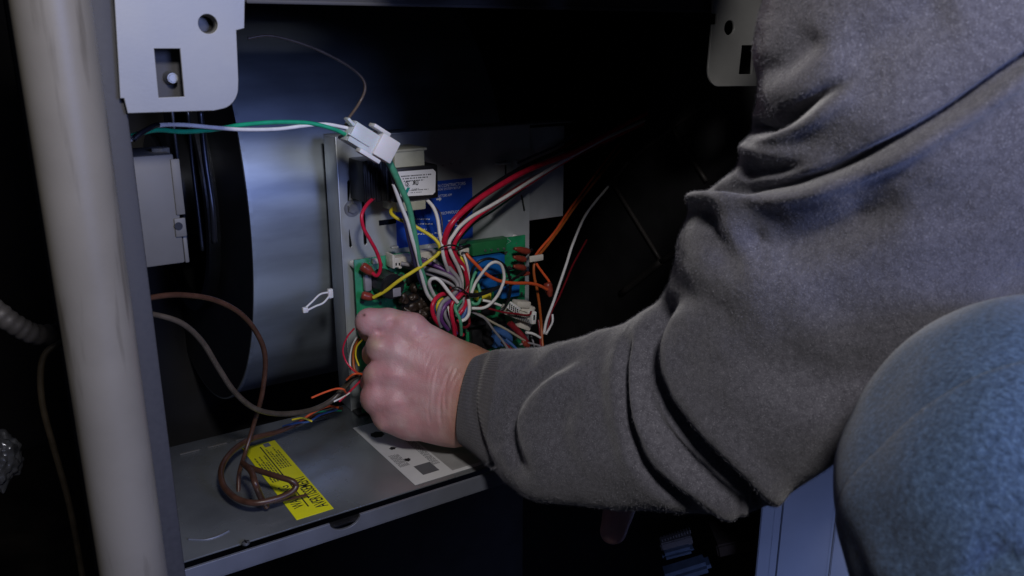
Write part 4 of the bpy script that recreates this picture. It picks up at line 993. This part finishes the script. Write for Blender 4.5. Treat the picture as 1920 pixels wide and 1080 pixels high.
for (a, b), amp, rr in [((703, 648), .0014, 11), ((696, 700), .0010, 13), ((700, 745), .0007, 15), ((714, 800), .0010, 9), ((752, 592), .0008, 12)]:
    disp += amp*np.exp(-((u-a)**2+(v-b)**2)/rr**2)*front
for y0 in (652, 700, 760):                                              # soft tendons
    sd, ad, fr = polydist(u, v, [(712, y0), (760, y0+(735-y0)*.25), (830, y0+(735-y0)*.6)]); disp += .0005*np.exp(-(ad/7)**2)*front*(1-fr)
disp += .00028*vnoise(HW*110)*2+.00012*vnoise(HW*330)*2
HW = HW+N*disp[:, None]
tan_ = np.clip((u-812)/60, 0, 1)**1.4*(.75+.5*vnoise(HW*60)); pale = np.zeros(len(u))
for (a, b), rr, am in [((704, 645), 13, .8), ((692, 700), 12, .5), ((710, 803), 8, .6), ((746, 590), 11, .45), ((768, 640), 14, .25), ((770, 690), 10, .2)]:
    pale += am*np.exp(-((u-a)**2+(v-b)**2)/rr**2)*front
mole = 1.0*np.exp(-((u-683)**2+(v-591)**2)/2.6**2)*front

# unseen head added above the frame to shade the cabinet's upper right
hx = np.arange(-.125, .126, .005); hz_ = np.arange(-.19, .15, .005)
P = np.stack(np.meshgrid(hx, hx, hz_, indexing='ij'), -1).reshape(-1, 3)
def ell(c, r): q = (P-np.array(c))/np.array(r); return (np.sqrt((q*q).sum(1))-1)*min(r)
S = ell((0, 0, .02), (.074, .092, .09)); S = smin(S, ell((0, -.022, -.045), (.052, .062, .06)), .03)
S = smin(S, sd_cone(P, (0, -.088, .012), (0, -.104, -.018), .007, .012), .012)
for s_ in (-1, 1):
    S = smin(S, ell((s_*.076, .008, -.005), (.010, .020, .030)), .006); S = np.maximum(S, -ell((s_*.03, -.096, .015), (.016, .012, .011))); S = smin(S, ell((s_*.03, -.080, .014), (.012, .012, .012)), .003)
S = smin(S, sd_cone(P, (-.02, -.080, -.052), (.02, -.080, -.052), .006, .006), .006)
S = smin(S, sd_cone(P, (0, .025, -.05), (0, .045, -.085), .050, .050), .03)
EV, EF = surface_nets(S.reshape(len(hx), len(hx), len(hz_)), (hx[0], hx[0], hz_[0]), .005); EV = relax(EV, EF, 2)
HEADC = np.array([.296, .368, 1.080]); Rh = np.array(Matrix.Rotation(math.radians(-125), 3, 'Z')@Matrix.Rotation(math.radians(108), 3, 'X'))
EV = EV@Rh.T+HEADC
NC = catmull([HEADC+Rh@np.array([0, .02, -.02]), HEADC+Rh@np.array([0, .035, -.075]), [.425, .265, 1.130], [.475, .22, 1.105], [.51, .2, 1.04]], 8); NV, NFc = tube_data(NC, np.interp(np.linspace(0, 1, len(NC)), [0, .5, 1], [.050, .050, .055]), 32)
nb = len(EV); EV = np.vstack([EV, np.array(NV)]); NFc = [tuple(k+nb for k in f_) for f_ in NFc]
# second hand (only a fingertip shows below the sleeve)
D1 = .60
def h2(pts):                    # photo points at metric depth
    return [np.array([a, b, (d-D1)*FPX/D1]) for a, b, d in pts]
gu = np.arange(1060, 1420, 3.2); gv = np.arange(760, 1045, 3.2); gw = np.arange(-70, 190, 3.2)
P = np.stack(np.meshgrid(gu, gv, gw, indexing='ij'), -1).reshape(-1, 3).astype(np.float32)
S = finger([((1205, 880, 60), 34), ((1172, 930, 30), 30), ((1158, 965, 15), 28), ((1150, 996, 12), 25.5)])
for f_ in [finger([((1240, 880, 70), 34), ((1210, 905, 100), 29), ((1190, 890, 140), 26), ((1215, 870, 160), 22)]),
           finger([((1275, 870, 75), 33), ((1250, 895, 110), 28), ((1225, 880, 150), 25)]),
           finger([((1305, 855, 75), 30), ((1285, 885, 110), 25), ((1262, 870, 145), 22)]),
           finger([((1250, 850, 50), 33), ((1190, 850, 40), 28), ((1150, 862, 50), 24), ((1128, 872, 60), 21)]),
           sd_cone(P, (1245, 865, 70), (1330, 830, 90), 62, 66, .6), sd_cone(P, (1330, 830, 90), (1405, 800, 100), 60, 62, .8)]:
    S = smin(S, f_, 12)
SV, SF = surface_nets(S.reshape(len(gu), len(gv), len(gw)), (gu[0], gv[0], gw[0]), 3.2); del P, S
SV = relax(SV, SF, 3)
dq = D1+SV[:, 2]*D1/FPX
SW = CAM+((np.stack([SV[:, 0]-960, SV[:, 1]-540, np.full(len(SV), FPX)], 1)/FPX)@np.stack([RX, RY, RZ], 1))*dq[:, None]
# inner forearm and upper arm joining everything under the cloth
me = bpy.data.meshes.new('body'); 
allV = np.vstack([HW, SW, EV]); allF = [tuple(int(k) for k in f_) for f_ in HF]+[tuple(int(k)+len(HW) for k in f_) for f_ in SF]+[tuple(int(k)+len(HW)+len(SW) for k in f_) for f_ in EF]+[tuple(int(k)+len(HW)+len(SW) for k in f_) for f_ in NFc]
me.from_pydata([tuple(q) for q in allV], [], allF); me.update(); me.shade_smooth()
for nm, arr in (('tan', tan_), ('pale', pale), ('mole', mole)):
    at_ = me.attributes.new(nm, 'FLOAT', 'POINT'); full = np.zeros(len(allV), np.float32); full[:len(HW)] = np.clip(arr, 0, 1); full[len(HW):len(HW)+len(SW)] = .0 if nm == 'tan' else 0; at_.data.foreach_set('value', full)
link('body', me, M['skin'], person)
print('hand verts', len(HW), len(SW))

# knit cap on the added unseen head, part of the same light blocker
bm = bmesh.new(); bmesh.ops.create_icosphere(bm, subdivisions=5, radius=1)
bmesh.ops.bisect_plane(bm, geom=bm.verts[:]+bm.edges[:]+bm.faces[:], plane_co=(0, 0, .0), plane_no=(0, .38, .92), clear_inner=True)
for v_ in bm.verts: v_.co = Vector(Rh@(np.array(v_.co[:])*np.array([.080, .098, .098])+np.array([0, 0, .02]))+HEADC)
cp_ = from_bm('cap', bm, M['black'], person, True); mo = cp_.modifiers.new('s', 'SOLIDIFY'); mo.thickness = .004
# ---- sweatshirt sleeve
sec = [  # U px, L px, depth, depth-ratio
    ((897, 664), (868, 836), .648, .62), ((915, 658), (888, 852), .640, .64), ((935, 654), (905, 870), .632, .70), ((962, 655), (930, 888), .622, .74), ((1000, 654), (960, 915), .61, .76), ((1045, 645), (1000, 938), .592, .78),
    ((1115, 622), (1090, 946), .568, .78), ((1190, 596), (1190, 955), .542, .78), ((1242, 548), (1310, 962), .52, .76), ((1266, 490), (1400, 962), .50, .74),
    ((1277, 430), (1480, 925), .485, .72), ((1295, 372), (1560, 860), .468, .72), ((1330, 343), (1640, 790), .452, .72), ((1372, 318), (1710, 725), .440, .72), ((1398, 268), (1790, 665), .428, .72),
    ((1402, 226), (1860, 600), .420, .72), ((1418, 180), (1940, 530), .412, .72), ((1408, 110), (2030, 440), .404, .72), ((1418, 50), (2110, 330), .397, .72), ((1432, -10), (2180, 190), .39, .72), ((1440, -95), (2230, 30), .385, .72)]
Us = catmull([np.append(np.array(s_[0], float), s_[2]) for s_ in sec], 22); Ls = catmull([np.append(np.array(s_[1], float), s_[2]) for s_ in sec], 22)
rat = catmull([np.array([s_[3], 0, 0]) for s_ in sec], 22)[:, 0]
NT = 420; th = np.linspace(0, 2*math.pi, NT, endpoint=False); NS = len(Us)
Uw = np.array([atD(*q) for q in Us]); Lw = np.array([atD(*q) for q in Ls])
fwd = np.array([RX[2], RY[2], RZ[2]])
C = (Uw+Lw)/2; e1 = (Uw-Lw)/2; L1 = np.linalg.norm(e1, axis=1); e1n = e1/L1[:, None]
toc = CAM-C; toc /= np.linalg.norm(toc, axis=1)[:, None]; e2 = toc-e1n*(toc*e1n).sum(1)[:, None]; e2 /= np.linalg.norm(e2, axis=1)[:, None]
ct_, st_ = np.cos(th), np.sin(th)
cs_ = np.sign(ct_)*np.abs(ct_)**.92; ss_ = np.sign(st_)*np.abs(st_)**.92
G = C[:, None, :]+e1[:, None, :]*.985*cs_[None, :, None]+e2[:, None, :]*(L1*rat)[:, None, None]*ss_[None, :, None]
axd = (C[30]-C[0]); axd /= np.linalg.norm(axd); fo = np.exp(-(np.arange(NS)/26.)**2)
G = G-axd[None, None, :]*(L1*.34*fo)[:, None, None]*np.clip(ss_, -.3, 1)[None, :, None]
V = G.reshape(-1, 3)
ii, jj = np.meshgrid(np.arange(NS-1), np.arange(NT), indexing='ij'); j2 = (jj+1) % NT
F = np.stack([ii*NT+jj, ii*NT+j2, (ii+1)*NT+j2, (ii+1)*NT+jj], -1).reshape(-1, 4)
N = vert_normals(V, F)
if ((V-np.repeat(C, NT, 0))*N).sum() < 0: N = -N; F = F[:, ::-1]
u, v, dep = project(V); view = (CAM-V); view /= np.linalg.norm(view, axis=1)[:, None]
front = np.clip((N*view).sum(1)*2.5+.5, 0, 1)
disp = np.zeros(len(V))
def fold(pts, depth, width, ridge=0., rw=1.8, rs=1.4, f0=.12, f1=.12, ridge2=0.):
    """groove along the line with a rounded ridge on its right-hand (positive) side"""
    global disp
    sd, ad, fr = polydist(u, v, pts)
    fa = np.clip(fr/max(f0, 1e-3), 0, 1)*np.clip((1-fr)/max(f1, 1e-3), 0, 1); fa = fa*fa*(3-2*fa)
    g = -depth*np.exp(-(ad/width)**2)+ridge*np.exp(-((sd-width*rw)/(width*rs))**2)+ridge2*np.exp(-((sd+width*rw)/(width*rs))**2)
    disp += g*front*fa
# cuff step
fold([(912, 640), (893, 700), (884, 760), (896, 820), (922, 880)], .0035, 9, 0, f0=.02, f1=.02)
sd, ad, fr = polydist(u, v, [(918, 640), (902, 700), (898, 760), (905, 820), (925, 880)])
# forearm folds
fold([(1120, 640), (1060, 678), (1005, 712), (968, 752), (955, 800), (968, 855), (1000, 915)], .0060, 14, .0030, 1.9, 1.5, f0=.3, f1=.2, ridge2=.0035)
fold([(1030, 650), (985, 690), (945, 740), (930, 790), (938, 850)], .0030, 14, 0, f0=.2, f1=.1)
fold([(1100, 720), (1060, 770), (1050, 830), (1075, 900)], .0025, 24, .001, f0=.3, f1=.3)
fold([(1190, 615), (1177, 670), (1173, 730), (1182, 800), (1210, 872), (1270, 925), (1330, 955)], .0080, 12, .002, 2, 1.5, f0=.15, f1=.2, ridge2=.003)
fold([(1222, 600), (1207, 660), (1205, 730), (1232, 795), (1285, 860), (1345, 920), (1400, 965)], .0075, 12, .003, 1.9, 1.4, f0=.2, f1=.05, ridge2=.001)
fold([(1262, 540), (1240, 600), (1226, 660), (1232, 725), (1268, 790), (1330, 860), (1400, 930), (1440, 975)], .0125, 17, .0015, 2.2, 1.6, f0=.12, f1=.05, ridge2=.0045)
fold([(1130, 650), (1120, 720), (1130, 800), (1165, 880)], .0022, 20, 0, f0=.3, f1=.3)
# crook and upper arm folds
fold([(1270, 352), (1330, 350), (1400, 354), (1480, 346), (1560, 322), (1640, 286), (1720, 243), (1800, 196), (1870, 146), (1960, 85)], .0095, 11, .0055, 2.1, 1.7, f0=.02, f1=.02)
fold([(1380, 228), (1415, 240), (1455, 236), (1500, 208), (1560, 168), (1620, 140)], .0100, 13, .0060, 1.9, 1.4, f0=.04, f1=.45)
fold([(1385, 330), (1420, 322), (1470, 318), (1530, 300)], .0050, 14, .001, f0=.2, f1=.4)
fold([(1400, 120), (1450, 128), (1500, 90), (1540, 50)], .0045, 30, .002, 1.8, 1.3, f0=.3, f1=.3)
fold([(1330, 250), (1400, 262), (1460, 268), (1500, 262)], .0040, 12, .002, f0=.1, f1=.5)
fold([(1312, 372), (1322, 420), (1345, 480), (1390, 540)], .0075, 24, 0, f0=.15, f1=.35)
fold([(1340, 425), (1420, 455), (1520, 452), (1620, 418), (1720, 370)], .0120, 44, 0, f0=.2, f1=.3)
fold([(1420, 620), (1500, 700), (1600, 720), (1690, 690)], .0050, 50, .002, f0=.3, f1=.3)
fold([(1260, 520), (1330, 600), (1420, 680), (1490, 800)], .0030, 60, .002, f0=.2, f1=.3)
fold([(1560, 120), (1680, 60), (1800, 0)], .0030, 50, .0, f0=.3, f1=.2)
s_al = np.repeat(np.linspace(0, 1, NS), NT)
disp += (.0028*vnoise(V*24)*2+.0010*vnoise(V*60)*2+.0003*vnoise(V*170)*2)*np.clip((s_al-.05)*14, .15, 1)
# ribs in the cuff
cuffm = np.clip((.115-s_al)/.02, 0, 1); disp += .00016*np.sin(np.tile(th, NS)*96)*cuffm
V = V+N*disp[:, None]
# inner turn of the cuff
inner = []
r0 = V[:NT]; cc = C[0]; ax = (C[0]-C[8]); ax /= np.linalg.norm(ax)
rings = [cc+(r0-cc)*.985+ax*.0012, cc+(r0-cc)*.95+ax*.0008, cc+(r0-cc)*.93-ax*.006, cc+(r0-cc)*.92-ax*.03]
base = len(V); V = np.vstack([V]+rings); F = [tuple(int(k) for k in f_) for f_ in F]
sgn = None
prev = 0
for k in range(4):
    b0_ = base+k*NT
    for j in range(NT):
        j2_ = (j+1) % NT; F.append((prev+j, b0_+j, b0_+j2_, prev+j2_) if True else ())
    prev = b0_
F.append(tuple((NS-1)*NT+j for j in range(NT)))
me = bpy.data.meshes.new('sweatshirt'); me.from_pydata([tuple(q) for q in V], [], F); me.update(); me.shade_smooth()
me.materials.append(M['fleece']); me.materials.append(M['cuff'])
sw = link('sweatshirt', me, None, person, 'grey fleece sweatshirt with a ribbed cuff')
nf = (NS-1)*NT; mi = np.zeros(len(me.polygons), np.int32)
ncuff = int(.105*NS); mi[:ncuff*NT] = 1; mi[nf:nf+4*NT] = 1; me.polygons.foreach_set('material_index', mi)
# short raised fibres of the fleece
nfb = 110000; vi = rng.integers(NT*int(.11*NS), NS*NT-NT, nfb*2); vi = vi[(N[vi]*view[vi]).sum(1) > -.25][:nfb]; nfb = len(vi)
b_ = V[vi]+(rng.random((nfb, 3))-.5)*.0012; tg = rng.normal(size=(nfb, 3)); dr_ = N[vi]*(.35+.5*rng.random((nfb, 1)))+tg*.45; dr_ /= np.linalg.norm(dr_, axis=1)[:, None]
ln = (.0005+.0008*rng.random((nfb, 1))**2); sd_ = np.cross(dr_, view[vi]); sd_ /= np.linalg.norm(sd_, axis=1)[:, None]+1e-9; wd = .00005
fv = np.stack([b_-sd_*wd, b_+sd_*wd, b_+dr_*ln+tg*.00015], 1).reshape(-1, 3)
me = bpy.data.meshes.new('fleece_nap'); me.vertices.add(len(fv)); me.vertices.foreach_set('co', fv.astype(np.float32).ravel())
me.loops.add(len(fv)); me.loops.foreach_set('vertex_index', np.arange(len(fv), dtype=np.int32)); me.polygons.add(nfb); me.polygons.foreach_set('loop_start', np.arange(0, len(fv), 3, dtype=np.int32)); me.polygons.foreach_set('loop_total', np.full(nfb, 3, np.int32)); me.update()
M['nap'] = mat('fleece_fibre', (.21, .208, .24), .9, 0, .3, 500)
o = link('fleece_nap', me, M['nap'], sw, 'short raised fleece fibres'); o['kind'] = 'stuff'
# the other sleeve, behind the first
P2 = [atD(1300, 835, .665), atD(1380, 800, .66), atD(1500, 740, .64), atD(1650, 640, .60), atD(1850, 420, .56), atD(2100, 100, .5)]
C2 = catmull(P2, 14); V2, F2 = tube_data(C2, np.linspace(.042, .075, len(C2)), 40)
V2 = np.array(V2); V2 = V2+.004*(vnoise(V2*40)[:, None])
from_np('sweatshirt_sleeve', V2, F2, M['fleece'], person)

# unseen sweatshirt torso added to block the window light, with shoulders and collar
gx = np.arange(.24, 1.08, .010); gy = np.arange(-.22, .48, .010); gz = np.arange(.62, 1.26, .010)
P = np.stack(np.meshgrid(gx, gy, gz, indexing='ij'), -1).reshape(-1, 3)
S = sd_cone(P, (.53, .20, 1.0), (.88, .02, .87), .115, .135)
S = smin(S, sd_cone(P, (.425, .225, .995), (.60, .26, .985), .085, .085), .05)
S = smin(S, sd_cone(P, (.50, .20, 1.06), (.460, .235, 1.118), .080, .058), .04)
S = S+.006*vnoise(P*28)
S = np.maximum(S, -(P@np.array([.78, -.55, .0])-(.415*.78-.26*.55)+.0)) if False else S
TV, TF = surface_nets(S.reshape(len(gx), len(gy), len(gz)), (gx[0], gy[0], gz[0]), .010); TV = relax(TV, TF, 2)
from_np('unseen_torso_blocker', TV, TF.tolist(), M['fleece'], person, True)
# ---- jeans: knee and thigh close to the camera
K = [atD(1962, 932, .335), atD(2000, 990, .325), atD(2120, 1150, .31), atD(2320, 1420, .29), np.array([.345, .02, .62]), np.array([.36, .04, .35]), np.array([.36, .06, .04])]
CK = catmull(K, 14); nk = len(CK); tt = np.linspace(0, 1, nk)
Rk = np.interp(tt, [0, .25, .5, 1], [.0775, .082, .084, .075])
ring0 = []; T0 = CK[1]-CK[0]; T0 /= np.linalg.norm(T0)
capn = 26; cap = [CK[0]-T0*Rk[0]*math.sin(a) for a in np.linspace(math.pi/2*.995, 0, capn, endpoint=False)]
capr = [Rk[0]*math.cos(a) for a in np.linspace(math.pi/2*.995, 0, capn, endpoint=False)]
CC = np.vstack([cap, CK]); RR = np.concatenate([capr, Rk])
V3 = []; seg = 160; T = np.gradient(CC, axis=0); T /= np.linalg.norm(T, axis=1)[:, None]
V3, F3 = tube_data(CC, RR, seg); V3 = np.array(V3)
ctr = np.repeat(CC, seg, 0); nr_ = V3-ctr; nr_ /= np.linalg.norm(nr_, axis=1)[:, None]+1e-9
nr_[:seg*capn] = (V3[:seg*capn]-CK[0]); nr_[:seg*capn] /= np.linalg.norm(nr_[:seg*capn], axis=1)[:, None]
u, v, dep = project(V3); disp = .004*vnoise(V3*22)*2+.0015*vnoise(V3*55)*2
sd, ad, fr = polydist(u, v, [(1840, 1100), (1870, 1050), (1910, 1060), (1960, 1040)]); disp -= .007*np.exp(-(ad/22)**2)
V3 = V3+nr_*disp[:, None]
from_np('jeans', V3, F3, M['denim'], person, True, 'blue denim knee close to the viewer')

TH = catmull([np.array([.375, .118, .775]), np.array([.50, .07, .81]), np.array([.68, .02, .84]), np.array([.90, .0, .86])], 14)
V4, F4 = tube_data(TH, np.linspace(.070, .125, len(TH)), 64); V4 = np.array(V4); V4 = V4+.004*vnoise(V4*25)[:, None]
from_np('jeans_thigh', V4, F4, M['denim'], person, True)
